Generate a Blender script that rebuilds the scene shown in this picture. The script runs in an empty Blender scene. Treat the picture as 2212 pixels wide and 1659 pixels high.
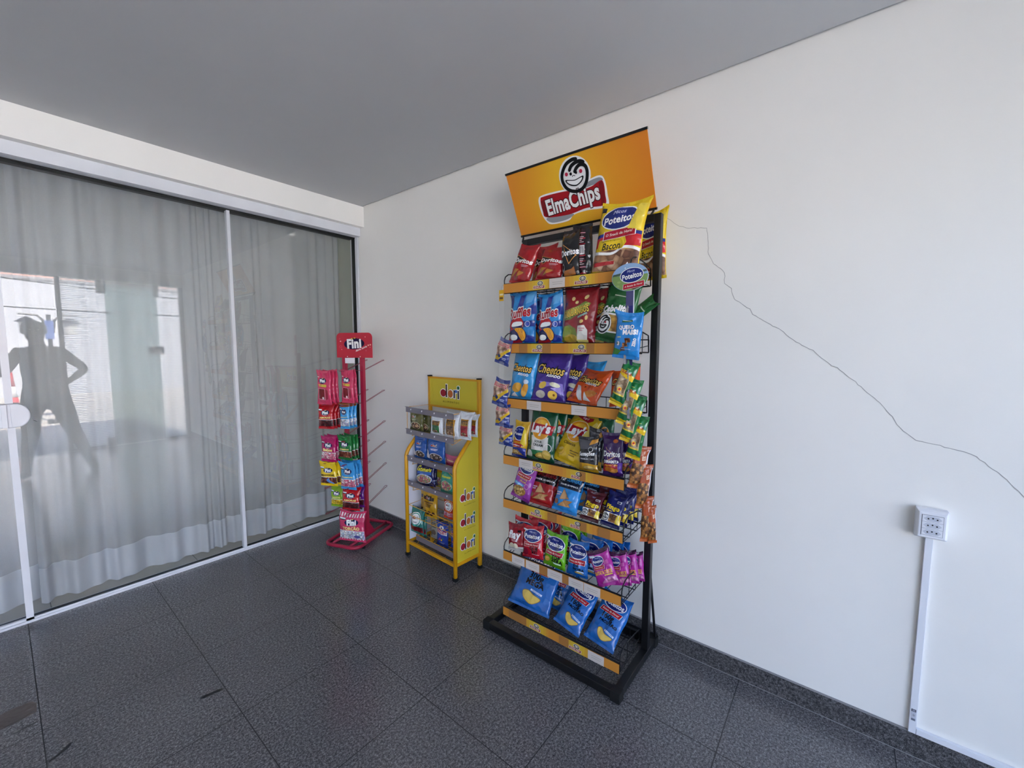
import bpy, bmesh, math, random
from mathutils import Vector, Matrix, noise
from math import sin, cos, pi, radians as RA

# ------------------------------------------------------------------ camera, world, sun, exposure
SC = bpy.context.scene
COL = SC.collection
SC.view_settings.view_transform = 'Standard'
SC.view_settings.look = 'None'
SC.view_settings.gamma = 1.0
SC.view_settings.use_curve_mapping = False
SC.view_settings.exposure = 1.1
SC.cycles.use_denoising = True
SC.cycles.max_bounces = 12
SC.cycles.diffuse_bounces = 8
SC.cycles.transparent_max_bounces = 24
SC.cycles.sample_clamp_indirect = 8.0

PITCH, YAW, ROLL = 0.0844, 0.89674, 0.0027
cam = bpy.data.cameras.new('camera')
cam.sensor_width = 36.0
cam.lens = 895.2 / 2212 * 36.0
cam.clip_start = 0.02
camo = bpy.data.objects.new('camera', cam)
COL.objects.link(camo)
fw = Vector((sin(YAW) * cos(PITCH), cos(YAW) * cos(PITCH), -sin(PITCH)))
rt = Vector((cos(YAW), -sin(YAW), 0))
up = rt.cross(fw)
r2 = rt * cos(ROLL) + up * sin(ROLL)
u2 = -rt * sin(ROLL) + up * cos(ROLL)
camo.matrix_world = Matrix(((r2.x, u2.x, -fw.x, -1.910), (r2.y, u2.y, -fw.y, -3.036), (r2.z, u2.z, -fw.z, 1.4), (0, 0, 0, 1)))
SC.camera = camo

W = bpy.data.worlds.new('sky')
SC.world = W
W.use_nodes = True
wn = W.node_tree.nodes
bgn = wn['Background']
sky = wn.new('ShaderNodeTexSky')
sky.sky_type = 'NISHITA'
sky.sun_disc = False
sky.sun_elevation = RA(48)
sky.sun_rotation = RA(0)
sky.air_density = 1.0
sky.dust_density = 2.0
tint = wn.new('ShaderNodeMixRGB')
tint.blend_type = 'MULTIPLY'
tint.inputs[0].default_value = 1.0
tint.inputs[2].default_value = (1.0, .962, 1.05, 1)
W.node_tree.links.new(sky.outputs[0], tint.inputs[1])
W.node_tree.links.new(tint.outputs[0], bgn.inputs[0])
bgn.inputs[1].default_value = SKY_STRENGTH = 0.8

sl = bpy.data.lights.new('sun', 'SUN')
sl.energy = 21.0
sl.color = (1.0, 0.95, 0.88)
sl.angle = RA(0.6)
so = bpy.data.objects.new('sun', sl)
COL.objects.link(so)
so.location = (0, 6, 8)
so.rotation_euler = Vector((-0.12, -cos(RA(48)), -sin(RA(48)))).to_track_quat('-Z', 'Y').to_euler()

# daylight portal in the shop front: guides sampling to the real opening, gives off nothing itself
pl_ = bpy.data.lights.new('daylight_portal', 'AREA')
pl_.shape = 'RECTANGLE'
pl_.size, pl_.size_y = 6.3, 2.3
pl_.cycles.is_portal = True
plo = bpy.data.objects.new('daylight_portal', pl_)
COL.objects.link(plo)
plo.location = (-3.2, -4.80, 1.16)
plo.rotation_euler = (RA(90), 0, 0)

# ------------------------------------------------------------------ materials
def lin(h):
    h = h.lstrip('#')
    return tuple(((c / 12.92) if c <= 0.04045 else ((c + 0.055) / 1.055) ** 2.4) for c in (int(h[i:i + 2], 16) / 255 for i in (0, 2, 4)))

class N:
    def __init__(s, name):
        s.m = bpy.data.materials.new(name)
        s.m.use_nodes = True
        s.t = s.m.node_tree
        s.n = s.t.nodes
        s.b = s.n['Principled BSDF']
        s.out = s.n['Material Output']
    def add(s, t, **k):
        x = s.n.new('ShaderNode' + t)
        for a, v in k.items():
            setattr(x, a, v)
        return x
    def ln(s, a, b):
        s.t.links.new(a, b)
    def math(s, op, a, b=None):
        x = s.add('Math', operation=op)
        for i, v in enumerate((a, b)):
            if v is None: continue
            if isinstance(v, (int, float)): x.inputs[i].default_value = v
            else: s.ln(v, x.inputs[i])
        return x.outputs[0]
    def obj(s):
        return s.add('TexCoord').outputs['Object']
    def noise(s, co, scale, detail=3.0, rough=.5):
        x = s.add('TexNoise')
        x.inputs['Scale'].default_value = scale
        x.inputs['Detail'].default_value = detail
        x.inputs['Roughness'].default_value = rough
        s.ln(co, x.inputs['Vector'])
        return x.outputs['Fac']
    def ramp(s, fac, stops, mode='LINEAR'):
        x = s.add('ValToRGB')
        x.color_ramp.interpolation = mode
        e = x.color_ramp.elements
        while len(e) < len(stops): e.new(.5)
        for i, (p, c) in enumerate(stops):
            e[i].position = p
            e[i].color = (*lin(c), 1) if isinstance(c, str) else (*c, 1)
        s.ln(fac, x.inputs[0])
        return x.outputs[0]
    def bump(s, h, strength, dist=.01):
        x = s.add('Bump')
        x.inputs['Strength'].default_value = strength
        x.inputs['Distance'].default_value = dist
        s.ln(h, x.inputs['Height'])
        s.ln(x.outputs[0], s.b.inputs['Normal'])

MC = {}
def simple(name, col, rough=.5, metal=0.0, spec=.5, bump=0.0, bscale=60, vary=.04):
    k = (name, col, rough, metal)
    if k in MC: return MC[k]
    n = N(name)
    c = lin(col)
    co = n.obj()
    f = n.noise(co, 7.0, 2)
    n.ln(n.ramp(f, [(0.3, tuple(x * (1 - vary) for x in c)), (0.7, tuple(min(1, x * (1 + vary)) for x in c))]), n.b.inputs['Base Color'])
    n.b.inputs['Roughness'].default_value = rough
    n.b.inputs['Metallic'].default_value = metal
    n.b.inputs['Specular IOR Level'].default_value = spec
    if bump: n.bump(n.noise(co, bscale, 3), bump)
    MC[k] = n.m
    return n.m

def film(col):
    """printed plastic film of a snack bag"""
    k = ('film', col)
    if k in MC: return MC[k]
    n = N('printed_film_' + col.lstrip('#'))
    n.b.inputs['Base Color'].default_value = (*lin(col), 1)
    n.b.inputs['Roughness'].default_value = .19
    n.b.inputs['Specular IOR Level'].default_value = .75
    co = n.obj()
    a = n.noise(co, 15, 2, .5)
    wv = n.add('VectorMath', operation='MULTIPLY_ADD')
    nz = n.add('TexNoise'); nz.inputs['Scale'].default_value = 9.0; n.ln(co, nz.inputs['Vector'])
    n.ln(nz.outputs['Color'], wv.inputs[0]); wv.inputs[1].default_value = (.09, .09, .09); n.ln(co, wv.inputs[2])
    vo = n.add('TexVoronoi'); vo.inputs['Scale'].default_value = 24.0; n.ln(wv.outputs[0], vo.inputs['Vector'])
    n.bump(n.math('ADD', n.math('MULTIPLY', vo.outputs['Distance'], .55), a), .85, .013)
    MC[k] = n.m
    return n.m

def paper(col):
    k = ('paper', col)
    if k in MC: return MC[k]
    m = simple('print_' + col.lstrip('#'), col, .55, 0, .3, vary=.01)
    MC[k] = m
    return m

def bits(name, cols, scale, rough=.35):
    """packet contents seen through a clear window: many small pieces"""
    if name in MC: return MC[name]
    n = N(name)
    co = n.obj()
    v = n.add('TexVoronoi')
    v.inputs['Scale'].default_value = scale
    n.ln(co, v.inputs['Vector'])
    sep = n.add('SeparateColor')
    n.ln(v.outputs['Color'], sep.inputs[0])
    st = [(i / len(cols), c) for i, c in enumerate(cols)]
    c1 = n.ramp(sep.outputs[0], st, 'CONSTANT')
    mx = n.add('MixRGB', blend_type='MULTIPLY')
    mx.inputs[0].default_value = .8
    n.ln(c1, mx.inputs[1])
    n.ln(n.ramp(v.outputs['Distance'], [(.25, (1, 1, 1)), (.75, (.35, .3, .28))]), mx.inputs[2])
    n.ln(mx.outputs[0], n.b.inputs['Base Color'])
    n.b.inputs['Roughness'].default_value = rough
    n.bump(v.outputs['Distance'], -.5, .01)
    MC[name] = n.m
    return n.m

BITS = {
    'bacon_bits': (['b78a68', 'd3a985', '93694f', 'e0bf9f', '7c5340'], 38),
    'nut_bits': (['c79a80', 'e0bca0', '9c6d57', 'd8aa92', 'efd7b8'], 60),
    'peanut_bits': (['b59c7c', 'd9c7a4', '8d7658', 'efe3c6', 'c2ab86'], 62),
    'seed_bits': (['2b2624', '6b5a4c', 'd8cfc0', '453c38', '16130f'], 130),
    'brown_nuts': (['5b3320', '8d5b3b', 'c79c73', '3c2216', 'e2c7a0'], 120),
    'shred_bits': (['d7b064', 'b98a43', 'ecd28f', '9b6d2f'], 110),
    'stick_bits': (['a06a32', '6f431d', 'c58d4b', '4f2f16'], 90),
    'chip_bits': (['d9a94c', 'c08a33', 'e8c574', 'b57a2a'], 55),
    'granola_bits': (['9a5a24', '6f3c16', 'c0823c', '502a10'], 120),
    'dark_candy': (['3a1418', '6a1f22', '2a1216', '87504a', '511a1e'], 100),
    'pink_candy': (['e58aa0', 'f3c5cd', 'c84a70', 'ffffff', 'd66a86'], 90),
    'white_candy': (['f2f3f6', 'cfd8e2', 'a7c3d8', 'ffffff', 'b9b6d8'], 80),
    'brown_candy': (['6b2c1e', '8a4630', '4b1c14', 'c07a5a'], 100),
    'yellow_candy': (['f0d22c', 'e8bd18', 'f7e46a', 'c99a10'], 80),
    'mix_candy': (['d8647c', 'e8b87c', '8ab870', 'f0e0d8', 'b05a7a', '9a8a78'], 130),
    'red_sticks': (['7d1018', 'a3161f', '5d0c12'], 60),
    'sweet_bits': (['c76a98', 'e09ab8', 'a04a7e', 'b4588c'], 50),
}
def K(key):
    """film colour, or packet contents"""
    if key in BITS: return bits(key, *BITS[key])
    return film(key)

# ------------------------------------------------------------------ mesh helpers
class MB:
    def __init__(s):
        s.bm = bmesh.new()
        s.mi = 0
    def face(s, vs):
        try:
            f = s.bm.faces.new(vs)
            f.material_index = s.mi
            return f
        except ValueError:
            return None
    def box(s, x0, x1, y0, y1, z0, z1, M=None):
        c = [Vector((x, y, z)) for x in (x0, x1) for y in (y0, y1) for z in (z0, z1)]
        if M: c = [M @ v for v in c]
        v = [s.bm.verts.new(p) for p in c]
        for q in ((0, 1, 3, 2), (4, 6, 7, 5), (0, 4, 5, 1), (2, 3, 7, 6), (0, 2, 6, 4), (1, 5, 7, 3)):
            s.face([v[i] for i in q])
        return s
    def tube(s, pts, r, seg=6, closed=False, r1=None, flat=None):
        pts = [Vector(p) for p in pts]
        n = len(pts)
        rings = []
        prev = None
        for i, p in enumerate(pts):
            if closed: d = (pts[(i + 1) % n] - pts[i - 1])
            elif i == 0: d = pts[1] - pts[0]
            elif i == n - 1: d = pts[-1] - pts[-2]
            else: d = (pts[i + 1] - p).normalized() + (p - pts[i - 1]).normalized()
            d.normalize()
            if prev is None:
                a = Vector((0, 0, 1)) if abs(d.z) < .9 else Vector((1, 0, 0))
                e = d.cross(a).normalized()
            else:
                e = (prev - d * prev.dot(d)).normalized()
            prev = e
            f = d.cross(e)
            rr = r if r1 is None else r + (r1 - r) * i / (n - 1)
            rings.append([s.bm.verts.new(p + e * rr * cos(2 * pi * k / seg) + f * rr * sin(2 * pi * k / seg)) for k in range(seg)])
        for i in range(n if closed else n - 1):
            A, B = rings[i], rings[(i + 1) % n]
            for k in range(seg):
                s.face([A[k], A[(k + 1) % seg], B[(k + 1) % seg], B[k]])
        if not closed:
            s.face(rings[0][::-1]); s.face(rings[-1])
        return s
    def prism(s, pts, d, M=None):
        """polygon in local xy extruded from z=0 to z=d, then moved by M"""
        n = len(pts)
        M = M or Matrix()
        A = [s.bm.verts.new(M @ Vector((x, y, 0))) for x, y in pts]
        B = [s.bm.verts.new(M @ Vector((x, y, d))) for x, y in pts]
        s.face(A[::-1]); s.face(B)
        for i in range(n):
            s.face([A[i], A[(i + 1) % n], B[(i + 1) % n], B[i]])
        return s
    def lathe(s, prof, c, seg=20):
        rings = [[s.bm.verts.new((c[0] + r * cos(2 * pi * k / seg), c[1] + r * sin(2 * pi * k / seg), c[2] + z)) for k in range(seg)] for r, z in prof]
        for A, B in zip(rings, rings[1:]):
            for k in range(seg):
                s.face([A[k], A[(k + 1) % seg], B[(k + 1) % seg], B[k]])
        s.face(rings[0][::-1]); s.face(rings[-1])
        return s
    def obj(s, name, mats, parent=None, smooth=False, bevel=0, kind=None):
        bmesh.ops.recalc_face_normals(s.bm, faces=s.bm.faces[:]) if not getattr(s, 'norecalc', False) else None
        me = bpy.data.meshes.new(name)
        s.bm.to_mesh(me)
        s.bm.free()
        for m in (mats if isinstance(mats, (list, tuple)) else [mats]):
            me.materials.append(m)
        if smooth:
            for p in me.polygons: p.use_smooth = True
        o = bpy.data.objects.new(name, me)
        COL.objects.link(o)
        if parent: o.parent = parent
        if bevel:
            b = o.modifiers.new('bevel', 'BEVEL')
            b.width = bevel; b.segments = 2; b.limit_method = 'ANGLE'
        if kind: o['kind'] = kind
        return o

def tag(o, label, cat, group=None, kind=None):
    o['label'] = label; o['category'] = cat
    if group: o['group'] = group
    if kind: o['kind'] = kind
    return o

def thing(name, label, cat, loc=(0, 0, 0), rotz=0, group=None):
    o = bpy.data.objects.new(name, None)
    o.empty_display_size = .1
    COL.objects.link(o)
    o.location = loc; o.rotation_euler = (0, 0, rotz)
    return tag(o, label, cat, group)

def struct(name, mb, mats, **k):
    return mb.obj(name, mats, kind='structure', **k)

# ------------------------------------------------------------------ flat artwork (printed graphics and lettering)
TXT = {}
def text_mesh(body, bold, shear, sp=None):
    sp = bold if sp is None else sp
    k = (body, bold, shear, sp)
    if k not in TXT:
        c = bpy.data.curves.new('lettering', 'FONT')
        c.body = body; c.offset = bold; c.shear = shear; c.resolution_u = 3
        c.space_character = 1 + sp * 1.7
        o = bpy.data.objects.new('lettering', c)
        m = bpy.data.meshes.new_from_object(o)
        vs = [(v.co.x, v.co.y) for v in m.vertices]
        fs = [tuple(p.vertices) for p in m.polygons]
        bpy.data.objects.remove(o); bpy.data.curves.remove(c); bpy.data.meshes.remove(m)
        x0 = min(v[0] for v in vs); x1 = max(v[0] for v in vs); y0 = min(v[1] for v in vs); y1 = max(v[1] for v in vs)
        if y1 - y0 > 1.75 and bold > .01:      # an offset corner shot out: use a lighter weight
            TXT[k] = text_mesh(body, bold * .6, shear, sp)
            return TXT[k]
        TXT[k] = ([(x - (x0 + x1) / 2, y - (y0 + y1) / 2) for x, y in vs], fs, x1 - x0, y1 - y0)
    return TXT[k]

def E(cx, cy, rx, ry, col, rot=0, n=26): return ('E', cx, cy, rx, ry, col, rot, n)
def R(x0, y0, x1, y1, col): return ('P', [(x0, y0), (x1, y0), (x1, y1), (x0, y1)], col)
def P(pts, col): return ('P', pts, col)
def SM(pts, col, n=6):
    """closed smooth outline through the points"""
    o = []
    m = len(pts)
    for i in range(m):
        p0, p1, p2, p3 = (pts[(i + k) % m] for k in (-1, 0, 1, 2))
        for j in range(n):
            t = j / n
            o.append(tuple(.5 * (2 * b + (c - a) * t + (2 * a - 5 * b + 4 * c - d) * t * t + (3 * b - a - 3 * c + d) * t ** 3) for a, b, c, d in zip(p0, p1, p2, p3)))
    return ('P', o, col)
def T(s, cx, cy, wid, col, rot=0, bold=.02, shear=0, hs=1.0, ref=None): return ('T', s, cx, cy, wid, col, rot, bold, shear, hs, ref)
def TO(s, cx, cy, wid, col, out, rot=0, bold=.02, ob=.07, shear=0, hs=1.0):
    return [T(s, cx, cy, wid, out, rot, ob, shear, hs, bold), T(s, cx, cy, wid, col, rot, bold, shear, hs)]
def ST(pts, th, col, asp=1.0, n=7):
    """smooth brush stroke through the points; asp = w/h so that the stroke is equally wide in both directions"""
    pp = []
    m = len(pts)
    for i in range(m - 1):
        p0, p1, p2, p3 = pts[max(i - 1, 0)], pts[i], pts[i + 1], pts[min(i + 2, m - 1)]
        for j in range(n):
            t = j / n
            pp.append(tuple(.5 * (2 * b + (c - a) * t + (2 * a - 5 * b + 4 * c - d) * t * t + (3 * b - a - 3 * c + d) * t ** 3) for a, b, c, d in zip(p0, p1, p2, p3)))
    pp.append(pts[-1])
    L, Rr = [], []
    for i, (x, y) in enumerate(pp):
        a, b = pp[max(i - 1, 0)], pp[min(i + 1, len(pp) - 1)]
        dx, dy = b[0] - a[0], (b[1] - a[1]) / asp
        k = math.hypot(dx, dy) or 1
        L.append((x - dy / k * th, y + dx / k * th * asp)); Rr.append((x + dy / k * th, y - dx / k * th * asp))
    return [('L', [P([L[i], L[i + 1], Rr[i + 1], Rr[i]], col) for i in range(len(pp) - 1)])] + [E(pp[0][0], pp[0][1], th, th * asp, col, 0, 10), E(pp[-1][0], pp[-1][1], th, th * asp, col, 0, 10)]
def RG(cx, cy, rx, ry, k, col, a0=0, a1=360, n=30, rot=0): return ('G', cx, cy, rx, ry, k, col, a0, a1, n, rot)
def flat(l):
    o = []
    for x in l:
        if isinstance(x, list): o += flat(x)
        elif x[0] == 'L': o += flat(x[1])
        else: o.append(x)
    return o
def layered(l, L=0):
    """(layer, shape) pairs; shapes of one ('L', [...]) group do not overlap and share a layer"""
    o = []
    def go(l):
        nonlocal L
        for x in l:
            if isinstance(x, list): go(x)
            elif x[0] == 'L':
                o.extend((L, y) for y in flat(x[1])); L += 1
            else:
                o.append((L, x)); L += 1
    go(l)
    return o

def art(ops, w, h, grid=None, clip=.485):
    """ops in width/height fractions -> bmesh in metres, z = layer number; returns (bm, colour keys)"""
    bm = bmesh.new()
    keys = []
    for L, op in layered(ops):
        col = {'E': 5, 'P': 2, 'T': 5, 'G': 6}[op[0]]
        ck = op[col]
        if ck not in keys: keys.append(ck)
        mi = keys.index(ck)
        loops = []
        if op[0] == 'E':
            _, cx, cy, rx, ry, _, rot, n = op
            c, s = cos(RA(rot)), sin(RA(rot))
            pts = [(rx * w * cos(2 * pi * i / n), ry * h * sin(2 * pi * i / n)) for i in range(n)]
            loops.append([(cx * w + x * c - y * s, cy * h + x * s + y * c) for x, y in pts])
        elif op[0] == 'P':
            loops.append([(x * w, y * h) for x, y in op[1]])
        elif op[0] == 'G':
            _, cx, cy, rx, ry, k, _, a0, a1, n, rot = op
            c, s = cos(RA(rot)), sin(RA(rot))
            for i in range(n):
                a = RA(a0 + (a1 - a0) * i / n); b = RA(a0 + (a1 - a0) * (i + 1) / n)
                q = [(rx * w * cos(a), ry * h * sin(a)), (rx * w * cos(b), ry * h * sin(b)), (rx * w * cos(b) * k, ry * h * sin(b) * k), (rx * w * cos(a) * k, ry * h * sin(a) * k)]
                loops.append([(cx * w + x * c - y * s, cy * h + x * s + y * c) for x, y in q])
        else:
            _, st, cx, cy, wid, _, rot, bold, shear, hs, ref = op
            vs, fs, tw, th = text_mesh(st, bold, shear, ref)
            base = text_mesh(st, bold if ref is None else ref, shear)[2]
            k = wid * w / base
            c, s = cos(RA(rot)), sin(RA(rot))
            vv = [bm.verts.new((cx * w + x * k * c - y * k * hs * s, cy * h + x * k * s + y * k * hs * c, L)) for x, y in vs]
            for f in fs:
                try:
                    bm.faces.new([vv[i] for i in f]).material_index = mi
                except ValueError: pass
        for lp in loops:
            try:
                bm.faces.new([bm.verts.new((x, y, L)) for x, y in lp]).material_index = mi
            except ValueError: pass
    def cut(co, no, outer=False):
        bmesh.ops.bisect_plane(bm, geom=bm.verts[:] + bm.edges[:] + bm.faces[:], plane_co=co, plane_no=no, clear_outer=outer, dist=1e-6)
    if clip:
        for sx in (-1, 1): cut((sx * clip * w, 0, 0), (sx, 0, 0), True)
        cut((0, .988 * h, 0), (0, 1, 0), True); cut((0, .012 * h, 0), (0, -1, 0), True)
    bmesh.ops.triangulate(bm, faces=[f for f in bm.faces if len(f.verts) > 4])
    if grid:
        gx, gy = grid
        for i in range(1, gx): cut(((i / gx - .5) * w, 0, 0), (1, 0, 0))
        for i in range(1, gy): cut((0, i / gy * h, 0), (0, 1, 0))
        for i in range(-gy + 1, gx): cut(((i / gx - .5) * w, 0, 0), (h / gy, -w / gx, 0))
    return bm, keys

def add_art(mb, ops, w, h, fn, mats, matf=K, grid=None, clip=.485):
    """map the artwork by fn(x, y, layer) into mb; extends mats"""
    bm, keys = art(ops, w, h, grid, clip)
    base = len(mats)
    mats += [matf(k) for k in keys]
    vm = {}
    for v in bm.verts: vm[v] = mb.bm.verts.new(fn(v.co.x, v.co.y, v.co.z))
    for f in bm.faces:
        try:
            g = mb.bm.faces.new([vm[v] for v in f.verts])
            g.material_index = base + f.material_index
            g.smooth = grid is not None
        except ValueError: pass
    bm.free()

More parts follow.
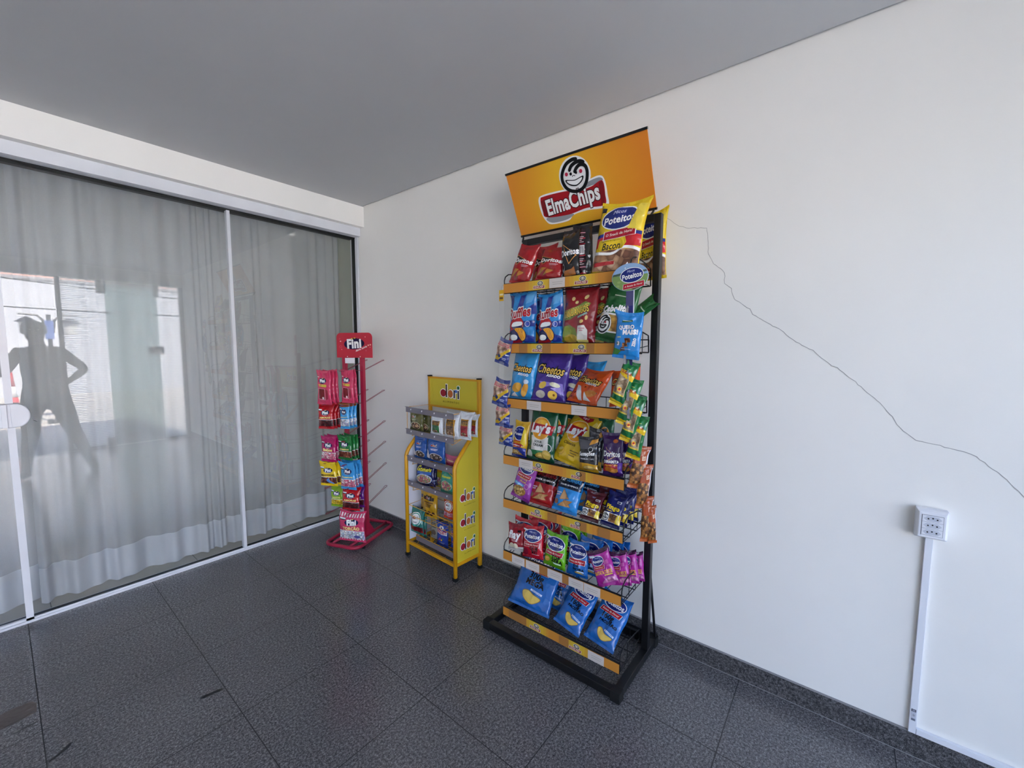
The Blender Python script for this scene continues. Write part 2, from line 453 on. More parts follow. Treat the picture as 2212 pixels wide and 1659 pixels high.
def flat_print(name, parent, ops, w, h, M, matf=paper, first=None):
    """artwork laid on a flat face: local x right, y up, z out of the face; M puts the face in place"""
    mb = MB(); mb.norecalc = True
    mats = []
    add_art(mb, ops, w, h, lambda x, y, L: M @ Vector((x, y, .0005 + L * .00022)), mats, matf, None, None)
    return mb.obj(name, mats, parent)
BAGS = [
 ('red_tri', 1, [-0.31, -1.7889, 1.695, 0.1289, 0.1896, 12, 13.0], "left-end red tortilla chip bag on the rack's top shelf"),
 ('red_tri', 1, [-0.31, -1.9544, 1.695, 0.1481, 0.1601, 16, 8.1], 'tilted red tortilla chip bag beside the black bag, top shelf'),
 ('red_tri', 1, [-0.22, -1.8672, 1.695, 0.126, 0.1979, 10, 2.2], 'red tortilla chip bag tucked behind the two front red ones on the top shelf'),
 ('black_tri', 1, [-0.31, -2.081, 1.695, 0.0938, 0.2345, 6, -5.2], 'black tortilla chip bag standing with its front outward on the top shelf'),
 ('black_back', 1, [-0.27, -2.1282, 1.695, 0.0871, 0.2459, 6, -3.7], 'black bag turned to show its red striped back with barcode, top shelf'),
 ('bacon', 1, [-0.3, -2.2763, 1.695, 0.2117, 0.2965, 10, 3.8], 'big yellow and red bacon snack bag with see-through bottom on the top shelf'),
 ('bacon', 1, [-0.085, -2.3582, 1.695, 0.135, 0.2916, 4, -2.7], "yellow and red bacon snack bag half hidden behind the rack's right upright"),
 ('ruffle', 2, [-0.31, -1.8099, 1.408, 0.1662, 0.2571, 8, -1.8], 'leftmost blue ridged chip bag with open mouth picture, second shelf'),
 ('ruffle', 2, [-0.31, -1.9765, 1.408, 0.1374, 0.236, 8, -3.6], 'blue ridged chip bag with open mouth picture next to the dark red corn bag'),
 ('ruffle', 2, [-0.22, -1.8261, 1.408, 0.1583, 0.2343, 6, 2.1], 'blue ridged chip bag squeezed behind the two front ones, only its top showing'),
 ('corn_red', 2, [-0.31, -2.1181, 1.408, 0.1784, 0.2535, 6, 1.2], 'dark red corn snack bag with yellow green banner, frontmost on the second shelf'),
 ('corn_red', 2, [-0.235, -2.1694, 1.408, 0.1357, 0.2538, 6, -0.0], 'dark red corn snack bag directly behind the front one, second shelf'),
 ('corn_red', 2, [-0.17, -2.2171, 1.408, 0.1246, 0.2483, 6, 1.4], 'rearmost dark red corn snack bag on the second shelf'),
 ('onion', 2, [-0.31, -2.2638, 1.408, 0.1496, 0.2397, 10, 14.2], 'green onion snack bag leaning right with a swirl face mark, second shelf'),
 ('onion', 2, [-0.2, -2.1542, 1.408, 0.0606, 0.3049, 10, 55.9], 'green onion snack bag lying on its side, top poking past the hanging blue bag'),
 ('cheese_lightblue', 3, [-0.31, -1.8071, 1.143, 0.1608, 0.2434, 10, 0.7], 'light blue cheese puff bag at the left of the third shelf'),
 ('cheese_purple', 3, [-0.315, -1.9659, 1.143, 0.1858, 0.2364, 17.4, 2.1], 'front purple cheese puff bag on the third shelf'),
 ('cheese_purple', 3, [-0.24, -2.0278, 1.143, 0.1525, 0.2299, 17.8, 2.1], 'purple cheese puff bag behind the front purple one, third shelf'),
 ('cheese_lightblue', 3, [-0.2, -2.0936, 1.143, 0.1253, 0.2104, 28.1, 2.0], 'light blue cheese puff bag leaning behind the orange one, third shelf'),
 ('navy_back', 3, [-0.17, -1.9428, 1.143, 0.1279, 0.2505, 6, -1.2], 'navy bag with red corner standing behind the purple cheese puff bags'),
 ('cheese_orange', 3, [-0.31, -2.1389, 1.143, 0.16, 0.1775, 40, 7.0], 'orange cheese puff bag slumped back at the middle of the third shelf'),
 ('cheese_orange', 3, [-0.25, -2.3193, 1.143, 0.137, 0.1693, 30, -13.4], 'orange cheese puff bag behind the hanging green nut bags, third shelf'),
 ('shred_small', 4, [-0.315, -1.7991, 0.858, 0.0905, 0.1776, 8, 2.3], 'small yellow and blue shoestring potato bag at the left of the fourth shelf'),
 ('wave_green', 4, [-0.31, -1.9229, 0.858, 0.1704, 0.2572, 10, 0.7], 'front green potato chip bag with red banner on the fourth shelf'),
 ('wave_green', 4, [-0.24, -1.9507, 0.858, 0.1469, 0.2562, 8, 1.0], 'green potato chip bag directly behind the front green one'),
 ('wave_green', 4, [-0.18, -1.9968, 0.858, 0.1422, 0.2444, 8, 0.5], "rear green potato chip bag behind the yellow one's left edge"),
 ('wave_yellow', 4, [-0.31, -2.0651, 0.858, 0.1748, 0.2585, 30.0, 8.9], 'yellow classic potato chip bag leaning right on the fourth shelf'),
 ('premium_black', 4, [-0.335, -2.1975, 0.858, 0.0961, 0.1532, 10, -5.3], 'small black premium chip bag in front of the yellow one'),
 ('premium_black', 4, [-0.27, -2.1907, 0.858, 0.0802, 0.1854, 8, 3.2], 'black premium chip bag standing behind the small front black one'),
 ('wave_green', 4, [-0.22, -2.2134, 0.858, 0.0804, 0.2295, 8, 0.5], 'green bag peeking out between the black and purple bags, fourth shelf'),
 ('tri_purple', 4, [-0.315, -2.302, 0.858, 0.0922, 0.1817, 8, -5.1], 'purple tortilla chip bag at the right of the fourth shelf'),
 ('tri_purple', 4, [-0.25, -2.3393, 0.858, 0.0765, 0.1682, 8, -9.9], "purple tortilla chip bag behind the front one, past the shelf's right end"),
 ('shred_purple', 5, [-0.315, -1.8047, 0.636, 0.1198, 0.2076, 12, 10.6], 'purple shoestring potato bag at the left end of the fifth shelf'),
 ('pop_red', 5, [-0.31, -1.9208, 0.636, 0.1446, 0.1872, 26.7, 2.0], 'front red popped corn chip bag with black top, fifth shelf'),
 ('pop_red', 5, [-0.23, -1.9332, 0.636, 0.1411, 0.18, 15.6, 2.0], 'red popped corn chip bag behind the front red one, fifth shelf'),
 ('pop_blue', 5, [-0.315, -2.0616, 0.636, 0.1382, 0.194, 25.6, 2.0], 'front bright blue popped corn chip bag, fifth shelf'),
 ('pop_blue', 5, [-0.24, -2.1265, 0.636, 0.1232, 0.168, 30.0, 3.3], 'bright blue popped corn chip bag behind the front blue one'),
 ('stick_maroon', 5, [-0.315, -2.196, 0.636, 0.0892, 0.1306, 30.0, 4.3], 'front maroon corn stick bag with yellow corner, fifth shelf'),
 ('stick_maroon', 5, [-0.26, -2.2285, 0.636, 0.0893, 0.147, 29.9, 2.0], 'maroon corn stick bag just behind the front maroon one'),
 ('stick_maroon', 5, [-0.2, -2.2503, 0.636, 0.0861, 0.1475, 23.5, 2.0], 'rearmost maroon corn stick bag on the fifth shelf'),
 ('stick_navy', 5, [-0.315, -2.2936, 0.636, 0.0901, 0.1496, 30.0, 2.4], 'front navy corn stick bag with yellow corner, fifth shelf'),
 ('stick_navy', 5, [-0.265, -2.3117, 0.636, 0.0816, 0.1441, 16, 3.6], 'second navy corn stick bag from the front, fifth shelf'),
 ('stick_navy', 5, [-0.22, -2.3242, 0.636, 0.0763, 0.1448, 14, 0.2], 'third navy corn stick bag from the front, fifth shelf'),
 ('stick_navy', 5, [-0.18, -2.3336, 0.636, 0.0707, 0.1434, 12, -2.5], 'rearmost navy corn stick bag at the right end of the fifth shelf'),
 ('garlic', 6, [-0.315, -1.7867, 0.364, 0.1029, 0.1382, 10, -6.4], 'dark red garlic snack bag at the left end of the sixth shelf'),
 ('chip_red', 6, [-0.315, -1.8959, 0.364, 0.1265, 0.1514, 14, -7.8], 'front bright red potato snack bag on the sixth shelf'),
 ('chip_red', 6, [-0.265, -1.8023, 0.364, 0.1421, 0.1565, 12, -0.4], 'bright red potato snack bag behind the garlic bag'),
 ('chip_red', 6, [-0.23, -1.8686, 0.364, 0.1386, 0.1617, 10, -2.6], 'bright red potato snack bag third back in its row, sixth shelf'),
 ('chip_red', 6, [-0.195, -1.8736, 0.364, 0.1345, 0.177, 8, -1.7], 'bright red potato snack bag next to the rearmost, sixth shelf'),
 ('chip_red', 6, [-0.165, -1.8905, 0.364, 0.1344, 0.1877, 6, -1.4], 'rearmost bright red potato snack bag on the sixth shelf'),
 ('chip_green', 6, [-0.315, -2.0193, 0.364, 0.1297, 0.1569, 14, -1.8], 'front lime green potato snack bag on the sixth shelf'),
 ('chip_green', 6, [-0.25, -2.0544, 0.364, 0.1128, 0.1764, 12, -0.6], 'lime green potato snack bag directly behind the front green one'),
 ('chip_green', 6, [-0.2, -2.0681, 0.364, 0.1088, 0.1683, 10, -1.3], 'rearmost lime green potato snack bag on the sixth shelf'),
 ('chip_blue', 6, [-0.315, -2.1425, 0.364, 0.1092, 0.1547, 14, -3.1], 'front small blue potato snack bag on the sixth shelf'),
 ('chip_blue', 6, [-0.27, -2.1706, 0.364, 0.1173, 0.1608, 14, 1.8], 'second small blue potato snack bag from the front, sixth shelf'),
 ('chip_blue', 6, [-0.23, -2.2057, 0.364, 0.1121, 0.1694, 12, 1.0], 'third small blue potato snack bag from the front, sixth shelf'),
 ('chip_blue', 6, [-0.19, -2.2458, 0.364, 0.1109, 0.1592, 10, 1.1], 'fourth small blue potato snack bag from the front, sixth shelf'),
 ('chip_blue', 6, [-0.16, -2.273, 0.364, 0.0974, 0.148, 8, -0.1], 'rearmost small blue potato snack bag on the sixth shelf'),
 ('sweet_magenta', 6, [-0.32, -2.3034, 0.364, 0.1026, 0.1501, 16, -28.9], 'front magenta sweet potato snack bag on the sixth shelf'),
 ('sweet_magenta', 6, [-0.27, -2.3404, 0.364, 0.0897, 0.1382, 14, -18.2], 'second magenta sweet potato snack bag from the front'),
 ('sweet_magenta', 6, [-0.22, -2.3631, 0.364, 0.0757, 0.1352, 12, -14.5], 'third magenta sweet potato snack bag from the front'),
 ('sweet_magenta', 6, [-0.175, -2.3735, 0.364, 0.0614, 0.1239, 10, -8.9], 'rearmost magenta sweet potato snack bag by the right upright'),
 ('big_blue_a', 7, [-0.305, -1.851, 0.068, 0.2479, 0.2693, 38.7, 2.0], 'largest blue 300 gram potato chip bag at the left of the lowest shelf'),
 ('big_blue_a', 7, [-0.2, -1.9505, 0.068, 0.1371, 0.1749, 28.9, 2.0], 'blue potato chip bag lying behind the 300 gram bag, lowest shelf'),
 ('big_blue_b', 7, [-0.315, -2.0798, 0.068, 0.1548, 0.223, 46.0, 7.2], 'middle blue 160 gram potato chip bag on the lowest shelf'),
 ('big_blue_b', 7, [-0.315, -2.2479, 0.068, 0.1543, 0.2255, 46.0, 5.8], 'right blue 160 gram potato chip bag on the lowest shelf'),
 ('nut_pack', 0, [-0.365, -1.7345, 1.3245, 0.0952, 0.1243, 0, 14.8], 'topmost blue and yellow nut bag on the left hanging strip'),
 ('nut_pack', 0, [-0.365, -1.7227, 1.1197, 0.1078, 0.1325, 0, 9.0], 'second nut bag from the top of the left hanging strip'),
 ('nut_pack', 0, [-0.358, -1.7376, 1.0169, 0.0915, 0.1105, 0, 1.5], 'third nut bag from the top of the left hanging strip'),
 ('nut_pack', 0, [-0.352, -1.7534, 0.9232, 0.094, 0.1043, 0, 1.5], 'lowest nut bag on the left hanging strip, beside the yellow shoestring bag'),
 ('bite_blue', 0, [-0.39, -2.3793, 1.3626, 0.1093, 0.1753, 0, 6.2], 'blue oat bite bag hanging under the round sign'),
 ('peanut_green', 0, [-0.385, -2.3421, 1.1784, 0.0635, 0.1828, 0, 19.6], 'topmost green peanut bag on the right hanging strip'),
 ('peanut_green', 0, [-0.37, -2.3663, 1.1017, 0.0616, 0.1875, 0, 14.7], 'second green peanut bag from the top of the right strip'),
 ('peanut_green', 0, [-0.36, -2.3792, 1.0333, 0.0617, 0.191, 0, 13.7], 'third green peanut bag from the top of the right strip'),
 ('peanut_green', 0, [-0.35, -2.4017, 0.966, 0.0582, 0.1769, 0, 11.1], 'lowest green peanut bag on the right hanging strip'),
 ('pretzel_brown', 0, [-0.325, -2.4027, 0.8395, 0.063, 0.1784, 0, 10.6], 'topmost brown stick snack bag hanging by the right upright'),
 ('pretzel_brown', 0, [-0.31, -2.4279, 0.7567, 0.0526, 0.1847, 0, 5.3], 'second brown stick snack bag hanging by the right upright'),
 ('pretzel_brown', 0, [-0.3, -2.4454, 0.619, 0.0452, 0.1939, 0, 1.6], 'third brown stick snack bag with silver back hanging by the right upright'),
 ('pretzel_brown', 0, [-0.285, -2.4703, 0.615, 0.0373, 0.1611, 0, -4.5], 'lowest rearmost brown bag showing its silver back by the right upright'),
]
CANDY = [
 ('tube_pink', [-0.5283, -0.3136, 1.0222, 0.1218, 0.2281], 'frontmost pink tube candy bag on the left column of the red stand'),
 ('tube_pink', [-0.4956, -0.3011, 1.0222, 0.1218, 0.2281], 'second pink tube candy bag on the left column of the red stand'),
 ('tube_pink', [-0.4629, -0.2885, 1.0222, 0.1218, 0.2281], 'rearmost pink tube candy bag on the left column of the red stand'),
 ('tube_pink', [-0.431, -0.4418, 1.0325, 0.1042, 0.2214], 'front pink tube candy bag on the right column, below the sign'),
 ('tube_pink', [-0.3983, -0.4293, 1.0325, 0.1042, 0.2214], 'rear pink tube candy bag on the right column, below the sign'),
 ('berry_red', [-0.5194, -0.3091, 0.8529, 0.1229, 0.1684], 'front red berry candy bag under the left pink tube bags'),
 ('berry_red', [-0.4867, -0.2966, 0.8529, 0.1229, 0.1684], 'middle red berry candy bag under the left pink tube bags'),
 ('berry_red', [-0.454, -0.284, 0.8529, 0.1229, 0.1684], 'rear red berry candy bag under the left pink tube bags'),
 ('mallow_blue', [-0.4351, -0.4031, 0.8517, 0.0833, 0.1751], 'front light blue marshmallow bag with brown top on the red stand'),
 ('mallow_blue', [-0.4024, -0.3906, 0.8517, 0.0833, 0.1751], 'middle light blue marshmallow bag with brown top on the red stand'),
 ('mallow_blue', [-0.3697, -0.378, 0.8517, 0.0833, 0.1751], 'rear light blue marshmallow bag with brown top on the red stand'),
 ('kiss_magenta', [-0.5153, -0.3196, 0.626, 0.1273, 0.1738], 'front magenta gummy bag on the red stand'),
 ('kiss_magenta', [-0.4826, -0.3071, 0.626, 0.1273, 0.1738], 'middle magenta gummy bag on the red stand'),
 ('kiss_magenta', [-0.4499, -0.2945, 0.626, 0.1273, 0.1738], 'rear magenta gummy bag on the red stand'),
 ('mini_green', [-0.4508, -0.4181, 0.6422, 0.1211, 0.1634], 'front green gummy bag on the red stand'),
 ('mini_green', [-0.4181, -0.4056, 0.6422, 0.1211, 0.1634], 'middle green gummy bag on the red stand'),
 ('mini_green', [-0.3854, -0.393, 0.6422, 0.1211, 0.1634], 'rear green gummy bag on the red stand'),
 ('worm_yellow', [-0.5166, -0.3165, 0.4571, 0.1358, 0.1661], 'front yellow worm candy bag on the red stand'),
 ('worm_yellow', [-0.4839, -0.304, 0.4571, 0.1358, 0.1661], 'rear yellow worm candy bag on the red stand'),
 ('sour_blue', [-0.437, -0.426, 0.4334, 0.1256, 0.1918], 'front sky blue gummy bag below the green ones'),
 ('sour_blue', [-0.4043, -0.4135, 0.4334, 0.1256, 0.1918], 'middle sky blue gummy bag below the green ones'),
 ('sour_blue', [-0.3716, -0.4009, 0.4334, 0.1256, 0.1918], 'rear sky blue gummy bag below the green ones'),
 ('banana_lime', [-0.4471, -0.2882, 0.2816, 0.1073, 0.1485], "lime green banana candy bag low on the red stand's left column"),
 ('berry_red', [-0.4257, -0.4275, 0.283, 0.1417, 0.1581], 'red berry candy bag below the sky blue gummy bags'),
 ('grape_purple', [-0.3395, -0.4011, 0.2732, 0.0743, 0.1559], 'purple candy bag tucked behind the low red berry bag'),
 ('twist_pink', [-0.4238, -0.4325, 0.0615, 0.2155, 0.2033], 'pink bag with striped edges and white twists hanging lowest on the red stand'),
]
POUCH = [
 ('olive_nut', [-0.209, -0.8819, 0.8645, 0.1357, 0.1343], "front olive green nut pouch on the yellow stand's top tier"),
 ('olive_nut', [-0.1709, -0.9237, 0.8547, 0.1033, 0.1285], 'second olive green nut pouch behind the front one'),
 ('white_green', [-0.2082, -1.077, 0.8628, 0.1185, 0.1226], 'white peanut pouch with green label, top tier'),
 ('white_brown', [-0.2095, -1.2117, 0.8612, 0.1273, 0.1522], 'white peanut pouch with brown label, top tier'),
 ('white_red', [-0.2046, -1.3204, 0.8671, 0.104, 0.1592], 'front white peanut pouch with red label, top tier'),
 ('white_red', [-0.1661, -1.3529, 0.8817, 0.0669, 0.1322], 'rear white peanut pouch with red label, top tier'),
 ('blue_seed', [-0.1789, -0.8797, 0.6733, 0.1314, 0.1435], 'left blue sunflower seed pouch on the second tier'),
 ('blue_seed', [-0.1864, -1.0397, 0.6781, 0.1774, 0.1499], 'right blue sunflower seed pouch on the second tier'),
 ('pink_gel', [-0.1621, -1.1604, 0.6676, 0.1099, 0.0677], 'pink gummy pouch lying low at the right of the second tier'),
 ('navy_gum', [-0.1813, -0.9325, 0.5, 0.1932, 0.1403], 'front navy gummy pouch on the third tier'),
 ('navy_gum', [-0.1418, -0.9437, 0.4982, 0.1182, 0.1195], 'navy gummy pouch behind the front navy one'),
 ('lime_gum', [-0.1242, -0.9943, 0.4918, 0.072, 0.125], 'yellow green gummy pouch between the navy and teal ones'),
 ('teal_gum', [-0.1917, -1.152, 0.4993, 0.1286, 0.1505], 'teal gummy pouch at the right of the third tier'),
 ('gold_choc', [-0.1725, -0.9566, 0.2901, 0.1477, 0.1795], 'front gold chocolate pouch on the fourth tier'),
 ('gold_choc', [-0.1278, -0.8582, 0.2822, 0.098, 0.163], 'gold chocolate pouch behind the front gold one'),
 ('orange_gel', [-0.1713, -1.1442, 0.327, 0.103, 0.1415], 'orange red gummy pouch at the right of the fourth tier'),
 ('teal_gel', [-0.1978, -0.8561, 0.1595, 0.1351, 0.1712], 'front teal and white gummy pouch on the lowest tier'),
 ('teal_gel', [-0.1571, -0.8439, 0.1283, 0.1149, 0.177], 'rear teal and white gummy pouch on the lowest tier'),
 ('grey_choc', [-0.1324, -0.9551, 0.1294, 0.0742, 0.1385], 'beige grey pouch beside the blue one, lowest tier'),
 ('blue_disc', [-0.1468, -1.0485, 0.1091, 0.1088, 0.1603], 'blue chocolate drop pouch at the middle of the lowest tier'),
 ('blue_disc', [-0.1736, -1.1923, 0.149, 0.0703, 0.1445], 'blue chocolate drop pouch by the right panel, lowest tier'),
 ('grey_choc', [-0.1048, -1.0077, 0.1796, 0.0915, 0.1215], 'beige grey pouch at the back of the lowest tier'),
]
# ------------------------------------------------------------------ snack bags
def bag_fn(w, h, d, seed, low=.85):
    hb = h - .012
    def g(v):
        v = min(1, max(0, v))
        return max(0.0, sin(pi * v ** low)) ** .52
    rs = random.Random(seed * 7 + 1)
    bend = rs.uniform(-.022, .026) * h / .24
    skew = rs.uniform(-.06, .06) * w
    tw = rs.uniform(-.35, .35)
    def S(u, v):
        k = g(v)
        q = max(0, v - .68) / .32
        hw = w / 2 * (1 - .06 * k)
        t = d / 2 * k * max(0, 1 - abs(u) ** 2.6) ** .55 + .0011
        e = max(0, 1 - u * u)
        vd = min(v, 1 - v)
        wr = d * .20 * k * e * noise.noise((u * 1.7 + seed * 3.1, v * 2.3 + seed, seed * 1.7))
        wr += d * .13 * e * k * (abs(noise.noise((u * 2.6 + v * 2 + seed, v * 3 - u * 1.6, seed + 9))) - .2)
        wr += .0046 * sin(u * (7 + seed % 3) + seed * 2) * math.exp(-vd / .10) * e * min(1, vd * 30)
        z = .012 + v * (hb - .012) + (.012 * w / .15 * u * u * (v ** 6))
        x = u * hw + .004 * noise.noise((v * 4, seed, u * 2)) * (1 if abs(u) > .6 else 0)
        return x + skew * q * q, t + wr, z + skew * .35 * u * v ** 6, (bend + tw * .02 * u) * q * q
    return S

def build_bag(name, w, h, d, base, ops, seed, back=None, low=.85, nu=16, nv=22):
    mats = [film(base), film(back or base)]
    S = bag_fn(w, h, d, seed, low)
    mb = MB(); mb.norecalc = True
    rows = []
    for j in range(nv + 1):
        v = j / nv
        ring = []
        for i in range(nu + 1):
            x, t, z, yo = S(-1 + 2 * i / nu, v)
            ring.append(mb.bm.verts.new((x, yo - t, z)))
        for i in range(nu - 1, 0, -1):
            x, t, z, yo = S(-1 + 2 * i / nu, v)
            ring.append(mb.bm.verts.new((x, yo + t * .85, z)))
        rows.append(ring)
    n = 2 * nu
    for A, B in zip(rows, rows[1:]):
        for k in range(n):
            a, b, c, e = A[k], A[(k + 1) % n], B[(k + 1) % n], B[k]
            for q in ((a, b, c), (a, c, e)):
                f = mb.bm.faces.new(q)
                f.material_index = 0 if k < nu else 1
                f.smooth = True
    def fn(x, y, L):
        # exactly parallel to the facets of the front sheet
        fx = max(0, min(nu - 1e-6, (x / w + .5) * nu)); fy = max(0, min(nv - 1e-6, y / h * nv))
        i, j = int(fx), int(fy)
        a, b = fx - i, fy - j
        p00, p10, p11, p01 = front[j][i], front[j][i + 1], front[j + 1][i + 1], front[j + 1][i]
        P3 = p00 + (p10 - p00) * a + (p11 - p10) * b if a >= b else p00 + (p11 - p01) * a + (p01 - p00) * b
        return P3 + Vector((0, -.00035 - L * .00011, 0))
    front = [[r[i].co.copy() for i in range(nu + 1)] for r in rows]
    add_art(mb, ops, w, h, fn, mats, K, (nu, nv))
    o = mb.obj(name, mats)
    for nm, z0, z1, sgn in (('top_seal', h - .0125, h, 1), ('bottom_seal', .001, .0125, -1)):
        s = MB(); s.norecalc = True
        m = 40
        V = []
        for i in range(m + 1):
            u = -1 + 2 * i / m
            xx, _, _, yo = S(u, 1 if sgn > 0 else 0)
            dz = S(u, 1)[2] - (h - .012) if sgn > 0 else 0
            rib = .00025 * (1 if i % 2 else -1) + yo
            V.append([s.bm.verts.new((xx, rib + q, zz + dz)) for q, zz in (((-.0012, z0), (-.0006, z1), (.0006, z1), (.0012, z0)) if sgn > 0 else ((-.0006, z0), (-.0012, z1), (.0012, z1), (.0006, z0)))])
        for a, b in zip(V, V[1:]):
            for q in range(4): s.face([a[q], b[q], b[(q + 1) % 4], a[(q + 1) % 4]])
        s.face(V[0]); s.face(V[-1][::-1])
        tc = base
        for op in flat(ops):      # the seal carries the colour printed along that edge
            if op[0] == 'P' and ((sgn > 0 and max(p[1] for p in op[1]) >= .995) or (sgn < 0 and min(p[1] for p in op[1]) <= .005)) and abs(op[1][0][0] - op[1][1][0]) > .8 and op[2] not in BITS:
                tc = op[2]
        s.obj(nm, film(tc), o)
    return o

def copy_tree(o):
    r = o.copy(); COL.objects.link(r)
    for ch in o.children:
        c = ch.copy(); COL.objects.link(c); c.parent = r
        for g in ch.children:
            q = g.copy(); COL.objects.link(q); q.parent = c
    return r

# --- the printed marks that recur
NAVY, WHT, RED, BLK, YEL = '#1c2a78', '#f4f4f2', '#b01a2c', '#121214', '#f2cc1e'
def potlogo(cx, cy, s, rot=0, asp=.62, ban='Batata da Hora!'):
    c, q = cos(RA(rot)), sin(RA(rot))
    def at(dx, dy): return cx + s * (dx * c - dy * q), cy + s * asp * (dx * q * 1.3 + dy * c)
    a = at(0, 0); b = at(0, -.62)
    ax, ay = at(0, -.04); mx, my = at(0, .26)
    bl, br, tr, tl = at(-.5, -.80), at(.46, -.80), at(.5, -.46), at(-.44, -.46)
    return [E(a[0], a[1], .52 * s, .47 * s * asp, WHT, rot * .6), E(a[0], a[1], .49 * s, .43 * s * asp, NAVY, rot * .6),
            P([bl, br, tr, tl], WHT), P([(p[0] * .96 + b[0] * .04, p[1] * .93 + b[1] * .07) for p in (bl, br, tr, tl)], RED),
            T(ban, b[0], b[1], .78 * s, '#e8d8d0', rot, .015, .2),
            T('Micos', mx, my, .34 * s, '#cfd6f0', rot, 0, .3), T('Poteitos', ax, ay, .86 * s, WHT, rot, .028, .08, 1.2)]
def smile(cx, cy, s, asp):
    """round swirl face mark of the snack maker"""
    ry = s * asp
    def st(q): return ST([(cx + s * .86 * dx, cy + ry * .86 * dy) for dx, dy in q], s * .085, BLK, asp, 5)
    return [E(cx, cy, s, ry, WHT)] + [st(q) for q in ([(.30, .88), (.0, .92), (-.5, .74), (-.86, .30), (-.92, -.15), (-.72, -.6), (-.35, -.87), (.05, -.95), (.45, -.84), (.78, -.5), (.92, -.05), (.88, .28), (.7, .48), (.44, .5), (.2, .38), (.06, .22)], [(-.26, .38), (-.08, .6), (.25, .74), (.6, .72), (.78, .6)], [(-.5, -.12), (-.3, -.42), (.02, -.5), (.32, -.4), (.5, -.1), (.0, -.2), (-.5, -.12)])] + [E(cx - s * .28, cy + ry * .1, s * .07, ry * .09, BLK), E(cx + s * .06, cy + ry * .06, s * .07, ry * .09, BLK)]
def chip(cx, cy, rx, ry, rot=0, col='#d9b04a', e='#b88a2c'):
    return [E(cx, cy, rx, ry, e, rot), E(cx + rx * .04, cy + ry * .06, rx * .93, ry * .9, col, rot), E(cx + rx * .1, cy + ry * .3, rx * .6, ry * .28, '#e6c66a', rot)]
def tri(pts, col='#b8722c', e='#7c3f14'):
    cx = sum(p[0] for p in pts) / 3; cy = sum(p[1] for p in pts) / 3
    return [P(pts, e), P([(cx + (x - cx) * .9, cy + (y - cy) * .9) for x, y in pts], col)]
def outline_tri(pts, col, fill):
    cx = sum(p[0] for p in pts) / 3; cy = sum(p[1] for p in pts) / 3
    return [P(pts, col), P([(cx + (x - cx) * .86, cy + (y - cy) * .86) for x, y in pts], fill)]
def lines(x0, x1, y, n, dy, th, col):
    return ('L', [R(x0 + .02 * (i % 2), y - i * dy, x1 - .05 * (i % 3), y - i * dy + th, col) for i in range(n)])
def finilogo(cx, cy, s, asp):
    return [E(cx, cy, s, s * asp * .62, '#1a1a4e', 4), T('Fini', cx, cy, s * 1.35, WHT, 4, .07, 0, 1.1), E(cx - s * .1, cy + s * asp * .52, s * .09, s * asp * .09, '#f0c8c8'), E(cx + s * .12, cy + s * asp * .55, s * .09, s * asp * .09, '#e8d04a')]
def fini(base, nm, win, rot=0, topc=None, nw=.7, split=.36):
    return [R(-.6, .0, .6, split + .02, WHT), R(-.6, .06, .6, split, win), R(-.6, 0, .6, .06, base), R(-.6, .955, .6, 1, topc or base),
            R(-.44, .80, -.22, .85, '#dfe3e8'), R(-.44, .77, -.22, .80, '#1d1d2a'), finilogo(.02, .70, .27, .75), T(nm, 0, .47, nw, '#f2e08a', 2, .05), lines(-.12, .14, .575, 1, .03, .012, '#e8e0e0'),
            E(.22, split * .45, .17, .1, win)]
def dori(cx, cy, s, asp, dk='#241418'):
    k = asp
    return [E(cx - .72 * s, cy - .05 * s * k, .40 * s, .42 * s * k, WHT), R(cx - .48 * s, cy - .5 * s * k, cx - .22 * s, cy + .85 * s * k, WHT), E(cx + .13 * s, cy - .07 * s * k, .36 * s, .43 * s * k, WHT),
            R(cx + .42 * s, cy - .52 * s * k, cx + .68 * s, cy + .36 * s * k, WHT), E(cx + .74 * s, cy + .2 * s * k, .2 * s, .2 * s * k, WHT), R(cx + .86 * s, cy - .54 * s * k, cx + 1.12 * s, cy + .34 * s * k, WHT), E(cx + .99 * s, cy + .55 * s * k, .2 * s, .22 * s * k, WHT),
            E(cx - .72 * s, cy - .05 * s * k, .33 * s, .35 * s * k, '#9c1f2e'), R(cx - .43 * s, cy - .43 * s * k, cx - .28 * s, cy + .78 * s * k, dk), E(cx + .10 * s, cy - .07 * s * k, .29 * s, .36 * s * k, '#c0692c'),
            R(cx + .47 * s, cy - .45 * s * k, cx + .61 * s, cy + .3 * s * k, dk), E(cx + .74 * s, cy + .2 * s * k, .14 * s, .14 * s * k, '#4a78c8'), R(cx + .92 * s, cy - .47 * s * k, cx + 1.06 * s, cy + .28 * s * k, dk), E(cx + .99 * s, cy + .55 * s * k, .14 * s, .16 * s * k, '#1f6a34')]

